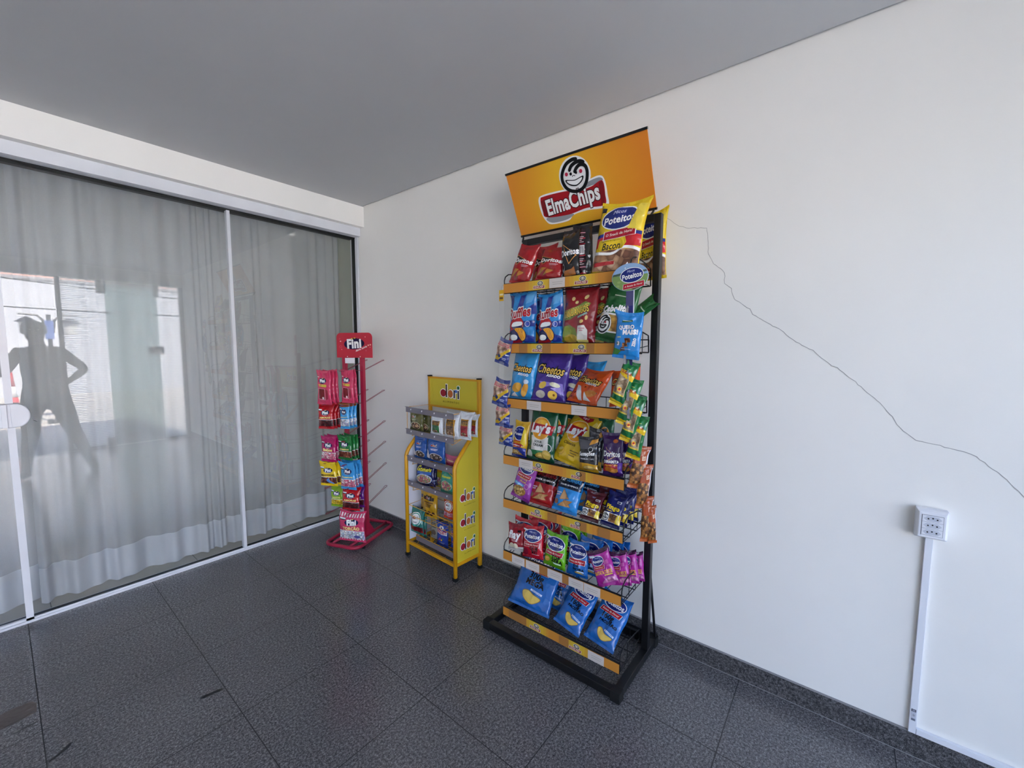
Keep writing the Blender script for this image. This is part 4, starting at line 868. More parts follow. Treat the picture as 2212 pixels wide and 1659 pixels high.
M_SCUFF = simple('black_scuff', '#1a1a1c', .5)
M_BROWN = simple('brown_patch', '#4e443f', .4, bump=.2, vary=.3)

fl = MB(); fl.norecalc = True
fl.box(X0, X1, YF, YB, -.12, 0)
def mark(pts, mi):
    fl.mi = mi
    fl.face([fl.bm.verts.new((x, y, .0006)) for x, y in pts])
mark([(-1.480, -1.103), (-1.408, -1.118), (-1.403, -1.104), (-1.440, -1.094), (-1.476, -1.088)], 1)
mark([(-1.154, -1.337), (-1.121, -1.349), (-1.120, -1.344), (-1.152, -1.331)], 1)
mark([(-1.95, -.757), (-1.891, -.748), (-1.89, -.741), (-1.93, -.744), (-1.951, -.751)], 1)
mark([(-1.877, -1.01), (-1.83, -.985), (-1.82, -.962), (-1.835, -.968), (-1.86, -.99), (-1.88, -1.0)], 1)
mark([(-2.0, -.60), (-1.95, -.585), (-1.90, -.592), (-1.888, -.62), (-1.892, -.68), (-1.94, -.69), (-2.0, -.69)], 2)  # irregular brown patch on the tiles
struct('floor', fl, [M_FLOOR, M_SCUFF, M_BROWN])

mb = MB(); mb.norecalc = True
mb.box(X1, X1 + .15, YF - .2, .085, -.12, H + .02)
mb.mi = 1      # the long crack in the plaster
CR = [(-2.385, 1.985), (-2.441, 1.938), (-2.473, 1.923), (-2.556, 1.91), (-2.563, 1.874), (-2.566, 1.799), (-2.59, 1.759), (-2.633, 1.717), (-2.633, 1.673), (-2.659, 1.649), (-2.672, 1.606), (-2.731, 1.561), (-2.741, 1.542), (-2.833, 1.479), (-2.848, 1.468), (-2.89, 1.429), (-2.944, 1.397), (-3.003, 1.343), (-3.019, 1.334), (-3.082, 1.278), (-3.143, 1.216), (-3.163, 1.192), (-3.178, 1.172), (-3.191, 1.148), (-3.208, 1.126), (-3.24, 1.099), (-3.283, 1.092), (-3.333, 1.082), (-3.368, 1.074), (-3.416, 1.034), (-3.444, 1.005), (-3.471, 0.974), (-3.504, 0.94)]
rnd = random.Random(4)
pts = []
for (a, b), (c, d) in zip(CR, CR[1:]):
    m = max(1, int(math.hypot(c - a, d - b) / .012))
    for i in range(m):
        t = i / m
        pts.append((a + (c - a) * t + rnd.uniform(-.0018, .0018), b + (d - b) * t + rnd.uniform(-.0018, .0018)))
L_ = []
for i, (y, z) in enumerate(pts):
    q = pts[min(i + 1, len(pts) - 1)]; p = pts[max(i - 1, 0)]
    t = Vector((q[0] - p[0], q[1] - p[1])).normalized()
    wd = .0006 + .0006 * min(1, i / 40) * rnd.uniform(.5, 1.3)
    L_.append([mb.bm.verts.new((-.0006, y - t.y * s * wd, z + t.x * s * wd)) for s in (-1, 1)])
for a, b in zip(L_, L_[1:]): mb.face([a[0], a[1], b[1], b[0]])
struct('wall_right', mb, [M_WALL, M_CRACK])

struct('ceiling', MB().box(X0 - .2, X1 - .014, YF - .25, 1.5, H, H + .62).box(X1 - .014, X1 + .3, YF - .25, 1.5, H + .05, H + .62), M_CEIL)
struct('trim_1', MB().box(X1 - .014, X1, YF, .0, H + .012, H + .05), simple('ceiling_gap', '#8a8b8d', .8))
struct('wall_left', MB().box(X0 - .15, X0, YF - .2, 1.4, -.12, H), M_WALL)
struct('wall_back', MB().box(X0, X1, 0, .22, 2.360, H), M_WALL)                 # the beam over the sliding glass
mb = MB(); mb.box(-.012, 0, YF, .085, 0, .084); mb.mi = 1; mb.box(-.0135, -.010, YF, .085, 0, .0022); mb.box(-.0122, -.0005, YF, .085, .0835, .0845)
struct('baseboard_right', mb, [M_SKIRT, simple('skirting_grout', '#8b8a8c', .7)])
mb = MB(); mb.box(X0 - .15, X1 + .15, YF - .15, YF, 2.33, H + .02); mb.box(X0, -6.4, YF - .15, YF, 0, 2.33)
struct('wall_front', mb, M_WALL)

# the room behind the glass
M_TILE = simple('beige_tile', '#b9b5aa', .35)
mb = MB(); mb.box(X0, .03, YB, 1.3, -.12, -.001); mb.mi = 1
for x in (-3.1, -2.45, -1.8, -1.15, -.5): mb.box(x, x + .004, .2, 1.3, -.001, -.0005)
mb.box(X0, .03, .86, .864, -.001, -.0005)
struct('floor_inner', mb, [M_TILE, simple('tile_joint', '#7d7a72', .8)])
mb = MB(); mb.box(X0, .03, 1.3, 1.4, -.12, H)
struct('wall_inner_back', mb, M_WALL)
struct('wall_inner_right', MB().box(.03, .15, .085, 1.4, -.12, H), simple('shaded_white_paint', '#a3a698', .7))  # white wall; its shade is put into the grey-green colour

# ------------------------------------------------------------------ glass
def glass_mat(name, k=1.7, tint=(.965, .975, .97)):
    n = N(name)
    n.n.remove(n.b)
    fr = n.add('Fresnel'); fr.inputs[0].default_value = 1.5
    ge = n.add('NewGeometry')
    f = n.math('MULTIPLY', n.math('MULTIPLY', fr.outputs[0], k), n.math('SUBTRACT', 1.0, ge.outputs['Backfacing']))
    f = n.math('MINIMUM', f, 1.0)
    tr = n.add('BsdfTransparent'); tr.inputs[0].default_value = (*tint, 1)
    gl = n.add('BsdfGlossy'); gl.inputs['Roughness'].default_value = 0.0
    mx = n.add('MixShader')
    n.ln(f, mx.inputs[0]); n.ln(tr.outputs[0], mx.inputs[1]); n.ln(gl.outputs[0], mx.inputs[2])
    n.ln(mx.outputs[0], n.out.inputs[0])
    return n.m
M_GLASS = glass_mat('clear_glass', 2.1)
M_TINT = glass_mat('green_tinted_glass', 1.3, (.42, .50, .50))

def film_glass():
    """glass with a horizontal-line privacy film"""
    n = N('striped_film_glass')
    sx = n.add('SeparateXYZ'); n.ln(n.obj(), sx.inputs[0])
    f = n.math('LESS_THAN', n.math('FRACT', n.math('DIVIDE', n.math('ADD', sx.outputs[2], 10), .024)), .42)
    n.n.remove(n.b)
    tr = n.add('BsdfTransparent'); tr.inputs[0].default_value = (.95, .96, .96, 1)
    tl = n.add('BsdfTranslucent'); tl.inputs[0].default_value = (.93, .94, .95, 1)
    df = n.add('BsdfDiffuse'); df.inputs[0].default_value = (.6, .61, .62, 1)
    ad = n.add('MixShader'); ad.inputs[0].default_value = .2
    n.ln(tl.outputs[0], ad.inputs[1]); n.ln(df.outputs[0], ad.inputs[2])
    mx = n.add('MixShader')
    n.ln(f, mx.inputs[0]); n.ln(tr.outputs[0], mx.inputs[1]); n.ln(ad.outputs[0], mx.inputs[2])
    n.ln(mx.outputs[0], n.out.inputs[0])
    return n.m
M_FILM = film_glass()

# sliding glass wall
mb = MB()
mb.box(X0, -.004, .05, .205, 2.296, 2.36)            # track housing
mb.box(X0, .0, .142, .185, 0, .022); mb.box(X0, .0, .135, .15, 0, .012)       # floor track
mb.box(-.909, -.891, .125, .165, .022, 2.296)        # upright between the panes
mb.box(-.010, .012, .09, .19, 0, 2.296)              # jamb on the right wall
win = struct('window_1', mb, M_WHITEMETAL)
mb = MB(); mb.box(X0, -.012, .118, .20, 2.288, 2.2965); mb.box(X0, -.012, .150, .170, .0215, .026); mb.box(-.016, -.0095, .125, .165, .024, 2.29)
mb.obj('gasket', M_RUBBER, win)
for a, b in ((-1.875, -.905), (-.895, -.012)):
    MB().box(a, b, .140, .148, .024, 2.292).obj('pane', M_GLASS, win)
mb = MB(); mb.box(-1.888, -1.862, .118, .134, .022, 2.29); mb.box(-2.82, -2.79, .118, .134, .022, 2.29)
mb.box(-2.82, -1.862, .118, .134, .022, .034)
dr = struct('door_1', mb, M_WHITEMETAL)
MB().box(-2.80, -1.885, .122, .130, .03, 2.292).obj('pane', M_GLASS, dr)
mb = MB()
lp = [(-.09, -.058), (.035, -.058)] + [(.035 + .047 * cos(a), .058 * sin(a)) for a in (RA(-90 + 12 * i) for i in range(1, 15))] + [(.035, .058), (-.09, .058)]
Ml = Matrix(((1, 0, 0, -1.892), (0, 0, -1, .118), (0, 1, 0, 1.07), (0, 0, 0, 1)))
mb.prism(lp, .026, Ml)
lk = mb.obj('lock', M_WHITEMETAL, dr, bevel=.005)
mb = MB(); mb.box(-1.902, -1.884, .084, .0925, 1.014, 1.126); mb.box(-1.874, -1.872, .0905, .0925, 1.014, 1.126)
mb.obj('lock_ridge', M_WHITEMETAL, lk, bevel=.002)
mb = MB(); mb.tube([(-1.803, .105, 1.045), (-1.790, .100, 1.034)], .004, 8)
mb.obj('lock_lever', simple('polished_steel', '#e4e4e8', .15, 1), lk)
MB().box(-1.96, -1.845, .10, .13, 2.262, 2.285).obj('roller_guide', M_WHITEMETAL, dr)

# shop front behind the camera (seen mirrored in the sliding glass)
mb = MB()
mb.box(-1.345, -1.300, YF - .09, YF - .03, 0, 2.33); mb.box(-2.30, -2.26, YF - .09, YF - .03, 0, 2.33)
mb.box(-.05, -.0, YF - .09, YF - .03, 0, 2.33)
mb.box(-6.4, -2.26, YF - .09, YF - .03, 0, .03); mb.box(-4.40, -4.38, YF - .09, YF - .03, 0, 2.33); mb.box(-1.345, -.884, YF - .09, YF - .03, 0, .03); mb.box(-.31, -.0, YF - .09, YF - .03, 0, .03)
mb.box(-3.34, -3.32, YF - .09, YF - .03, 0, 2.33)
w2 = struct('window_2', mb, simple('grey_aluminium', '#6e7074', .4))
for a, b, m in ((-1.30, -.884, M_FILM), (-.31, -.05, M_FILM), (-6.4, -4.40, M_GLASS), (-4.38, -3.34, M_GLASS), (-3.32, -2.30, M_GLASS)):  # far left panes are unseen, added to bring in more daylight
    MB().box(a, b, YF - .065, YF - .057, .03, 2.33).obj('pane', m, w2)
d2 = struct('door_2', MB().box(-.88, -.315, YF - .065, YF - .055, .01, 2.325), M_TINT)
mb = MB()
for x0, x1, z0, z1 in ((-.96, -.87, 2.16, 2.33), (-.345, -.29, 2.16, 2.33), (-.44, -.27, 1.30, 1.42), (-.96, -.87, .0, .12)):
    mb.box(x0, x1, YF - .08, YF - .04, z0, z1)
mb.obj('patch_fitting', simple('brushed_fitting', '#7b7e80', .4, .6), d2)

# ------------------------------------------------------------------ curtains
def curtain_mat(name, clear):
    n = N(name)
    n.n.remove(n.b)
    co = n.obj()
    tr = n.add('BsdfTransparent')
    df = n.add('BsdfDiffuse'); df.inputs[0].default_value = (.74, .75, .78, 1)
    tl = n.add('BsdfTranslucent'); tl.inputs[0].default_value = (.6, .61, .64, 1)
    a = n.add('MixShader'); a.inputs[0].default_value = .38
    n.ln(df.outputs[0], a.inputs[1]); n.ln(tl.outputs[0], a.inputs[2])
    mx = n.add('MixShader')
    f = n.noise(co, 300, 2)
    n.ln(n.math('ADD', n.math('MULTIPLY', f, .1), clear - .05), mx.inputs[0])
    n.ln(a.outputs[0], mx.inputs[1]); n.ln(tr.outputs[0], mx.inputs[2])
    n.ln(mx.outputs[0], n.out.inputs[0])
    return n.m
M_VOILE = curtain_mat('sheer_white_voile', .48)
M_HEM = curtain_mat('doubled_voile_hem', .06)

def curtain(xa, xb, seed, label, yb=.305, amp=.026, za=.016):
    hemz = za + .195
    nx = int((xb - xa) / .006)
    def P_(i, z):
        t = i / nx
        x = xa + (xb - xa) * t
        ph = 2 * pi * (x * 6.3 + .9 * noise.noise((x * 2.1 + seed, 0, 0)) + .35 * noise.noise((x * 6 + seed, 3, 0)))
        a = amp * (.75 + .5 * noise.noise((x * 3 + seed, 7, 0))) * (.55 + .55 * (1 - z / 2.45))
        y = yb + a * sin(ph) + .011 * sin(ph * 2.3 + 1 + seed) + .012 * noise.noise((x * 3.3, z * .9, seed))
        xx = x + .012 * noise.noise((x * 3, z * .8, seed + 4)) * (1 - z / 2.5)
        edge = .022 * (1 - z / 2.45)
        return Vector((xx + edge * (t * 2 - 1) * .5, y, z))
    zs = [hemz + (2.44 - hemz) * j / 22 for j in range(23)]
    mb = MB(); mb.norecalc = True
    rows = [[mb.bm.verts.new(P_(i, z)) for i in range(nx + 1)] for z in zs]
    for A, B in zip(rows, rows[1:]):
        for i in range(nx): mb.face([A[i], A[i + 1], B[i + 1], B[i]])
    c = mb.obj('curtain', M_VOILE, smooth=True)
    tag(c, label, 'curtain', None)
    mb = MB(); mb.norecalc = True
    zs = [za + (hemz - za) * j / 4 for j in range(5)]
    for off in (0, .0035):
        rows = [[mb.bm.verts.new(P_(i, z) + Vector((0, off, 0))) for i in range(nx + 1)] for z in zs]
        for A, B in zip(rows, rows[1:]):
            for i in range(nx): mb.face([A[i], A[i + 1], B[i + 1], B[i]])
    mb.obj('hem', M_HEM, c, smooth=True)['label'] = 'denser folded hem'
    return c
curtain(-1.815, -.052, 2.0, 'long sheer white curtain hanging behind the two right glass panes')
curtain(-6.4, -1.785, 5.0, 'sheer white curtain behind the lock at the far left edge', .36)

# ------------------------------------------------------------------ power outlet and trunking on the right wall
def rzm(x, y, z): return Matrix.Translation((x, y, z))
WR = Matrix(((0, 0, -1, 0), (-1, 0, 0, 0), (0, 1, 0, 0), (0, 0, 0, 1)))    # local x right, y up, z out of the right wall
M_PLAST = simple('white_plastic', '#e6e8ee', .3, 0, .5, vary=.01)
out = thing('power_outlet', 'white surface-mounted triple power outlet on the right wall above its trunking', 'power outlet', (-.001, -3.290, .832))
mb = MB()
a, b = .0385, .030
A = [(-a, -.0485, 0), (a, -.0485, 0), (a, .0485, 0), (-a, .0485, 0)]
V0 = [mb.bm.verts.new(WR @ Vector(p)) for p in A]
V1 = [mb.bm.verts.new(WR @ Vector((x, y, .026))) for x, y, _ in A]
V2 = [mb.bm.verts.new(WR @ Vector((x * .84, y * .86, .042))) for x, y, _ in A]
mb.face(V0); mb.face(V2)
for U, Vv in ((V0, V1), (V1, V2)):
    for i in range(4): mb.face([U[i], U[(i + 1) % 4], Vv[(i + 1) % 4], Vv[i]])
mb.obj('housing', M_PLAST, out, bevel=.002)
MB().box(-.0255, .0255, -.034, .034, .040, .0428, WR).obj('insert_frame', simple('grey_seam', '#7f828c', .5), out)
M_HOLE = simple('socket_hole', '#0c0c10', .6); M_RECESS = simple('socket_recess', '#c4c8d2', .4)
for k in (-1, 0, 1):
    zc = k * .0222
    m = MB().box(-.0243, .0243, zc - .0106, zc + .0106, .0415, .0440, WR).obj('socket', M_PLAST, out)
    hx = [(-.0215, 0), (-.013, -.0078), (.013, -.0078), (.0215, 0), (.013, .0078), (-.013, .0078)]
    MB().prism([(x, y + zc) for x, y in hx], .0006, WR @ rzm(0, 0, .0440)).obj('recess', M_RECESS, m)
    mb = MB()
    for x, y in ((-.0105, .0), (0, .0028), (.0105, 0)):
        mb.prism([(x + .0022 * cos(t * pi / 6), zc + y + .0022 * sin(t * pi / 6)) for t in range(12)], .0006, WR @ rzm(0, 0, .0447))
    mb.obj('pin_holes', M_HOLE, m)
tk = thing('cable_trunking', 'white plastic cable trunking running from the outlet down to the skirting', 'cable trunking', (-.001, -3.29, 0))
MB().box(-.0095, .0095, .0845, .7835, 0, .012, WR).obj('vertical_duct', M_PLAST, tk, bevel=.001)
mb = MB(); mb.box(.0105, 1.45, .0845, .1035, 0, .012, WR); mb.box(.0105, 1.45, .1005, .1015, .0117, .0124, WR)
mb.obj('horizontal_duct', M_PLAST, tk, bevel=.001)
flat_print('sticker', tk, [R(-.5, 0, .5, 1, '#c2c6d2'), R(-.5, .78, .5, 1, '#4c4f5a'), R(-.3, .82, .3, .96, '#8e92a0'), [R(-.42, .02 + .035 * i, .42, .037 + .035 * i, '#5c606c') for i in range(6)], E(.05, .5, .25, .1, '#a2a6b2')], .012, .042, WR @ rzm(0, .130, .0121))
# ------------------------------------------------------------------ black snack rack
def part(mb, name, mats, root, parent=None, **k):
    """a part built in room coordinates under an unrotated root"""
    bmesh.ops.translate(mb.bm, verts=mb.bm.verts[:], vec=-Vector(root.location))
    return mb.obj(name, mats, parent or root, **k)
RK = thing('snack_display_rack', 'tall black metal snack rack with seven wire shelves and an orange header sign', 'display rack', (-.235, -2.055, 0))
YL, YR = -1.738, -2.371
for y in (-1.707, -2.399):
    mb = MB(); mb.box(-.146, -.116, y - .015, y + .015, .04, 1.965)
    part(mb, 'upright', M_BLACK, RK, bevel=.002)
    mb = MB(); mb.tube([(-.118, y, .46), (-.04, y + (.012 if y > -2 else -.012), .05)], .006, 6)
    part(mb, 'brace', M_BLACK, RK)
    for z in (1.71, 1.425, 1.16, .875, .652, .382, .083):      # shelf hooks gripping the rear of the upright
        mb = MB()
        mb.box(-.116, -.104, y - .004, y + .004, z - .03, z + .05); mb.box(-.109, -.098, y - .004, y + .004, z + .035, z + .041)
        part(mb, 'shelf_hook', M_BLACK, RK)
mb = MB()
mb.box(-.455, -.42, -2.418, -1.694, .008, .043); mb.box(-.055, -.02, -2.418, -1.694, .008, .043)
for y in (-1.712, -2.400): mb.box(-.42, -.055, y - .017, y + .017, .008, .042)
part(mb, 'base_frame', M_BLACK, RK, bevel=.0025)
for x in (-.437, -.038):
    for y in (-1.712, -2.400): part(MB().box(x - .02, x + .02, y - .021, y + .021, 0, .046), 'foot_cap', M_RUBBER, RK, bevel=.003)
mb = MB(); mb.box(-.146, -.116, -2.384, -1.722, 1.935, 1.965)
part(mb, 'top_rail', M_BLACK, RK, bevel=.002)
# header sign, leaning out over the top shelf
HB, HT = Vector((-.105, 0, 1.998)), Vector((-.238, 0, 2.272))
hu = (HT - HB).normalized(); hn = Vector((-hu.z, 0, hu.x))
hh = (HT - HB).length; hw = .722; hy = -2.018
def header_mat():
    n = N('orange_header_print')
    sx = n.add('SeparateXYZ'); n.ln(n.add('TexCoord').outputs['Generated'], sx.inputs[0])
    d = n.math('ABSOLUTE', n.math('SUBTRACT', sx.outputs[1], .56))
    d2 = n.math('ADD', d, n.math('MULTIPLY', n.math('ABSOLUTE', n.math('SUBTRACT', sx.outputs[2], .45)), .12))
    n.ln(n.ramp(d2, [(.10, '#f0b81e'), (.34, '#e69a1c'), (.58, '#de821c')]), n.b.inputs['Base Color'])
    n.b.inputs['Roughness'].default_value = .5
    return n.m
Mh = Matrix(((0, hu.x, hn.x, HB.x), (-1, hu.y, hn.y, hy), (0, hu.z, hn.z, HB.z), (0, 0, 0, 1)))
mb = MB(); mb.box(-hw / 2, hw / 2, 0, hh, -.004, 0, Mh)
hs_ = part(mb, 'header_sign', header_mat(), RK)
for y in (0, hh): part(MB().box(-hw / 2 - .002, hw / 2 + .002, y - .005, y + .005, -.007, .004, Mh), 'header_edge', M_BLACK, RK, hs_)
for s, y in ((1, hy + hw / 2 - .01), (-1, hy - hw / 2 + .01)):
    mb = MB()
    mb.tube([HB + Vector((0, y, 0)), (-.108, y - s * .004, 1.985), (-.125, y - s * .012, 1.962)], .005, 6)
    part(mb, 'header_bracket', M_BLACK, RK, hs_)
ELMA = [SM([(-.285, .50), (-.24, .555), (-.08, .55), (.05, .52), (.10, .585), (.18, .61), (.21, .54), (.215, .34), (.20, .17), (.06, .18), (-.04, .16), (-.09, .09), (-.22, .09), (-.262, .16), (-.285, .30)], WHT),
        E(.018, .70, .112, .262, WHT), SM([(.05, .50), (.10, .565), (.178, .585), (.195, .53), (.1, .5)], '#8e9298'), SM([(-.245, .205), (-.215, .115), (-.095, .115), (-.045, .18)], '#9a9ea4'),
        SM([(-.268, .50), (-.235, .53), (-.08, .525), (.05, .485), (.12, .495), (.195, .535), (.2, .34), (.185, .20), (.06, .215), (-.08, .18), (-.25, .215), (-.27, .32)], '#a8121e'),
        P([(-.268, .47), (-.27, .32), (-.25, .215), (-.225, .21), (-.24, .49)], '#7c0d18'), P([(.17, .515), (.195, .535), (.2, .34), (.185, .2), (.165, .205)], '#7c0d18'),
        TO('ElmaChips', -.034, .345, .40, WHT, '#3c0a10', 4, .035, .075, .04, 1.5),
        
        [ST([(.018 + .1 * dx, .70 + .238 * dy) for dx, dy in q], .0105, '#0c0c0e', hw / hh) for q in ([(.30, .88), (.0, .90), (-.45, .74), (-.82, .30), (-.90, -.15), (-.72, -.58), (-.35, -.85), (.05, -.92), (.45, -.82), (.75, -.5), (.90, -.05), (.88, .28), (.72, .46), (.46, .50), (.22, .38), (.08, .22)], [(-.26, .38), (-.08, .58), (.25, .70), (.55, .70), (.76, .60)])],
        E(-.004, .735, .0085, .022, '#0c0c0e'), E(.034, .735, .0085, .022, '#0c0c0e'), E(-.034, .745, .011, .027, '#c0284a'), E(.068, .735, .011, .027, '#c0284a'), RG(.014, .69, .011, .022, .6, '#0c0c0e', 0, 180, 8),
        SM([(-.048, .672), (.016, .645), (.078, .668), (.066, .60), (.02, .555), (-.03, .595)], '#0c0c0e'), SM([(-.038, .655), (.016, .632), (.068, .652), (.056, .605), (.02, .572), (-.022, .605)], WHT)]
mb = MB(); mb.norecalc = True
hm = []
add_art(mb, ELMA, hw, hh, lambda x, y, L: Mh @ Vector((x, y, .0006 + L * .00025)), hm, paper, None, None)
part(mb, 'header_logo', hm, RK, hs_)

SHZ = (1.71, 1.425, 1.16, .875, .652, .382, .083)      # shelf heights
XF = -.346
def logo_s(x): return [P([(x - .052, .12), (x + .05, .10), (x + .052, .42), (x - .048, .46)], '#d8c8b8'), P([(x - .047, .16), (x + .045, .14), (x + .047, .39), (x - .043, .42)], '#8e1420'), T('ElmaChips', x, .28, .076, '#f0e0d8', 0, .01, .1, 1.25), E(x + .012, .64, .026, .27, '#d8d4c8'), RG(x + .012, .64, .022, .23, .72, '#18181a', 60, 420, 18), E(x + .005, .66, .004, .04, '#18181a'), E(x + .019, .66, .004, .04, '#18181a'), RG(x + .012, .62, .012, .13, .7, '#18181a', 190, 350, 8)]
MARKS = [([-1.946, -2.161], [(-2.003, -2.083)], []), ([-1.943, -2.16], [], [(-1.836, -1.884), (-1.969, -2.014), (-2.191, -2.229)]), ([], [(-1.883, -1.965), (-2.124, -2.198)], []),
         ([-1.944, -2.159], [(-1.838, -1.92)], [(-2.17, -2.199)]), ([-1.94, -2.158], [], [(-2.006, -2.056), (-2.174, -2.208), (-2.263, -2.317)]), ([], [(-1.797, -1.875), (-1.883, -1.962), (-2.009, -2.089), (-2.123, -2.198), (-2.2, -2.279)], [(-1.962, -2.009), (-2.089, -2.123)]),
         ([-1.94, -2.161], [(-2.226, -2.303)], [(-1.777, -1.888), (-2.076, -2.128)])]
YC = (YL + YR) / 2; SW = YL - YR
for k, z in enumerate(SHZ):
    f = z - .039
    mb = MB()
    xb = -.125
    mb.tube([(XF + .004, YL, f), (XF + .004, YR, f)], .0035); mb.tube([(xb, YL, f), (xb, YR, f)], .0035)
    mb.tube([(XF, YL, z), (XF, YR, z)], .003); mb.tube([(XF, YL, z - .044), (XF, YR, z - .044)], .003)
    for x in (-.28, -.20): mb.tube([(x, YL, f - .004), (x, YR, f - .004)], .0025, 5)
    for i in range(14):
        y = YL + (YR - YL) * i / 13
        mb.tube([(XF + .002, y, z), (XF + .004, y, f), (xb, y, f), (xb, y, f + .055)], .0018, 5)
    mb.tube([(xb, YL, f + .055), (xb, YR, f + .055)], .0025, 5)
    for y in (YL, YR):
        arc = [(XF, y, z), (XF, y, z + .018), (XF + .008, y, z + .036), (XF + .03, y, z + .05), (XF + .07, y, z + .056), (-.20, y, z + .046), (xb - .01, y, z + .034), (xb, y, f)]
        mb.tube(arc, .0028, 6)
        mb.tube([(XF, y, f + .008), (xb, y, f + .03)], .002, 5)
        for x in (-.27, -.20): mb.tube([(x, y, f), (x, y, z + .048)], .0018, 5)
    sh = part(mb, 'wire_shelf', M_BLACK, RK)
    lg, wt, tn = MARKS[k]
    ops = [R(-.5, 0, .5, 1, '#cc8a38')]
    for yl in lg:
        x = (YC - yl) / SW
        ops += [R(x - .12, 0, x + .12, 1, '#cf9436'), R(x - .09, 0, x + .10, 1, '#d0a036'), R(x - .06, 0, x + .075, 1, '#d2ac36'), R(x - .03, 0, x + .05, 1, '#d4b436')]
    for yl in lg: ops += logo_s((YC - yl) / SW)
    mb = MB(); mb.norecalc = True
    mb.box(XF - .0065, XF - .0035, YR, YL, z - .044, z - .001)
    mats = [M_BLACK]
    Ms = Matrix(((0, 0, -1, XF - .0066), (-1, 0, 0, YC), (0, 1, 0, z - .044), (0, 0, 0, 1)))
    add_art(mb, ops, SW, .043, lambda x, y, L: Ms @ Vector((x, y, .0001 + L * .00012)), mats, paper, None, None)
    part(mb, 'price_rail', mats, RK, sh)
    for lst, col in ((wt, '#cfc8c2'), (tn, '#a8743c')):
        for a, b in lst:
            mb = MB(); mb.norecalc = True
            mats = []
            tops = [R(-.5, .02, .5, .98, col)] + ([lines(-.3, .36, .56, 2, .2, .05, '#a8a29c')] if lst is wt else [])
            Mt = Ms @ rzm(YC - (a + b) / 2, 0, .0026)
            add_art(mb, tops, a - b, .043, lambda x, y, L: Mt @ Vector((x, y, L * .0002)), mats, paper, None, None)
            part(mb, 'price_tag' if lst is wt else 'tape_patch', mats, RK, sh)

# ------------------------------------------------------------------ clip strips hanging at both ends of the top shelf
def clear_mat():
    n = N('clear_plastic')
    n.n.remove(n.b)
    tr = n.add('BsdfTransparent'); gl = n.add('BsdfGlossy'); gl.inputs['Roughness'].default_value = .12
    mx = n.add('MixShader'); mx.inputs[0].default_value = .12
    n.ln(tr.outputs[0], mx.inputs[1]); n.ln(gl.outputs[0], mx.inputs[2]); n.ln(mx.outputs[0], n.out.inputs[0])
    return n.m
M_CLEAR = clear_mat()
M_STEEL = simple('clip_steel', '#b8bcc2', .25, 1)
def hang_m(x, y, z): return Matrix(((0, 0, -1, x), (-1, 0, 0, y), (0, 1, 0, z), (0, 0, 0, 1)))
cs = thing('clip_strip', 'clear hanging strip with a yellow tag at the top shelf’s left end', 'hanging strip', (-.372, -1.742, 0))
mb = MB(); mb.box(-.3722, -.3712, -1.757, -1.727, .93, 1.665); mb.tube([(-.3720, -1.742, 1.665), (-.366, -1.742, 1.70), (-.352, -1.742, 1.713)], .0015, 6)
part(mb, 'strip', M_CLEAR, cs)
flat_print('price_tag', cs, [R(-.5, 0, .5, 1, '#d8a81e'), R(-.36, .5, .36, .66, '#e8d8b0'), R(-.36, .16, .36, .36, '#6a4a1a')], .028, .052, Matrix(((0, 0, -1, -.001), (-1, 0, 0, 0), (0, 1, 0, 1.628), (0, 0, 0, 1))))
c2 = thing('clip_strip', 'hanging strip topped by a round potato field sign at the rack’s right front', 'hanging strip', (-.372, -2.384, 0))
dpts = [(.0725 * cos(2 * pi * i / 44), .052 + .052 * sin(2 * pi * i / 44)) for i in range(44)]
mb = MB(); mb.prism(dpts, .002, hang_m(-.378, -2.384, 1.621))
rs = part(mb, 'round_sign', M_PLAST, c2)
def cutoval(pts, n=24): return pts
SKY = [E(0, .5, .5, .5, '#8fb0d4', 0, 44), P([(-.5 * cos(RA(a)), .5 + .5 * sin(RA(a))) for a in range(10, -181, -6)][:1] and [(.49 * cos(RA(a)), .5 + .49 * sin(RA(a))) for a in range(-188, 9, 7)], '#7f9c5a'), P([(-.46, .63), (-.2, .68), (.1, .66), (.44, .72), (.47, .66), (.2, .6), (-.2, .58), (-.48, .56)], '#4c6250'), P([(.30, .12), (.1, .04), (.02, .1), (.2, .22)], '#5a3a26'), [E(-.32 + .16 * (i % 5) + .03 * (i // 5), .2 + .14 * (i // 5), .05, .04, '#93ae68') for i in range(10) if abs(-.32 + .16 * (i % 5)) > .2],
       potlogo(.06, .56, .62, 8, .95, 'A Batata da Hora!')]
flat_print('sign_print', rs, SKY, .145, .104, Matrix(((0, 0, -1, -.008), (-1, 0, 0, 0), (0, 1, 0, 1.621), (0, 0, 0, 1))))
mb = MB(); mb.tube([(-.381, -2.366, 1.706), (-.372, -2.363, 1.722), (-.352, -2.361, 1.735), (-.348, -2.361, 1.722)], .0022, 6)
part(mb, 'hanger', M_PLAST, c2)
mb = MB(); mb.box(-.3735, -.3725, -2.402, -2.369, 1.53, 1.635)
cd = part(mb, 'header_card', M_PLAST, c2)
flat_print('card_print', cd, [R(-.44, 0, .44, 1, '#22256e'), R(-.44, .34, .44, .88, '#4a4a74')], .033, .105, Matrix(((0, 0, -1, -.002), (-1, 0, 0, 0), (0, 1, 0, 1.53), (0, 0, 0, 1))))
mb = MB(); mb.box(-.3715, -.3705, -2.400, -2.372, 1.10, 1.53)
part(mb, 'strip', simple('navy_strip', '#22265e', .4), c2)
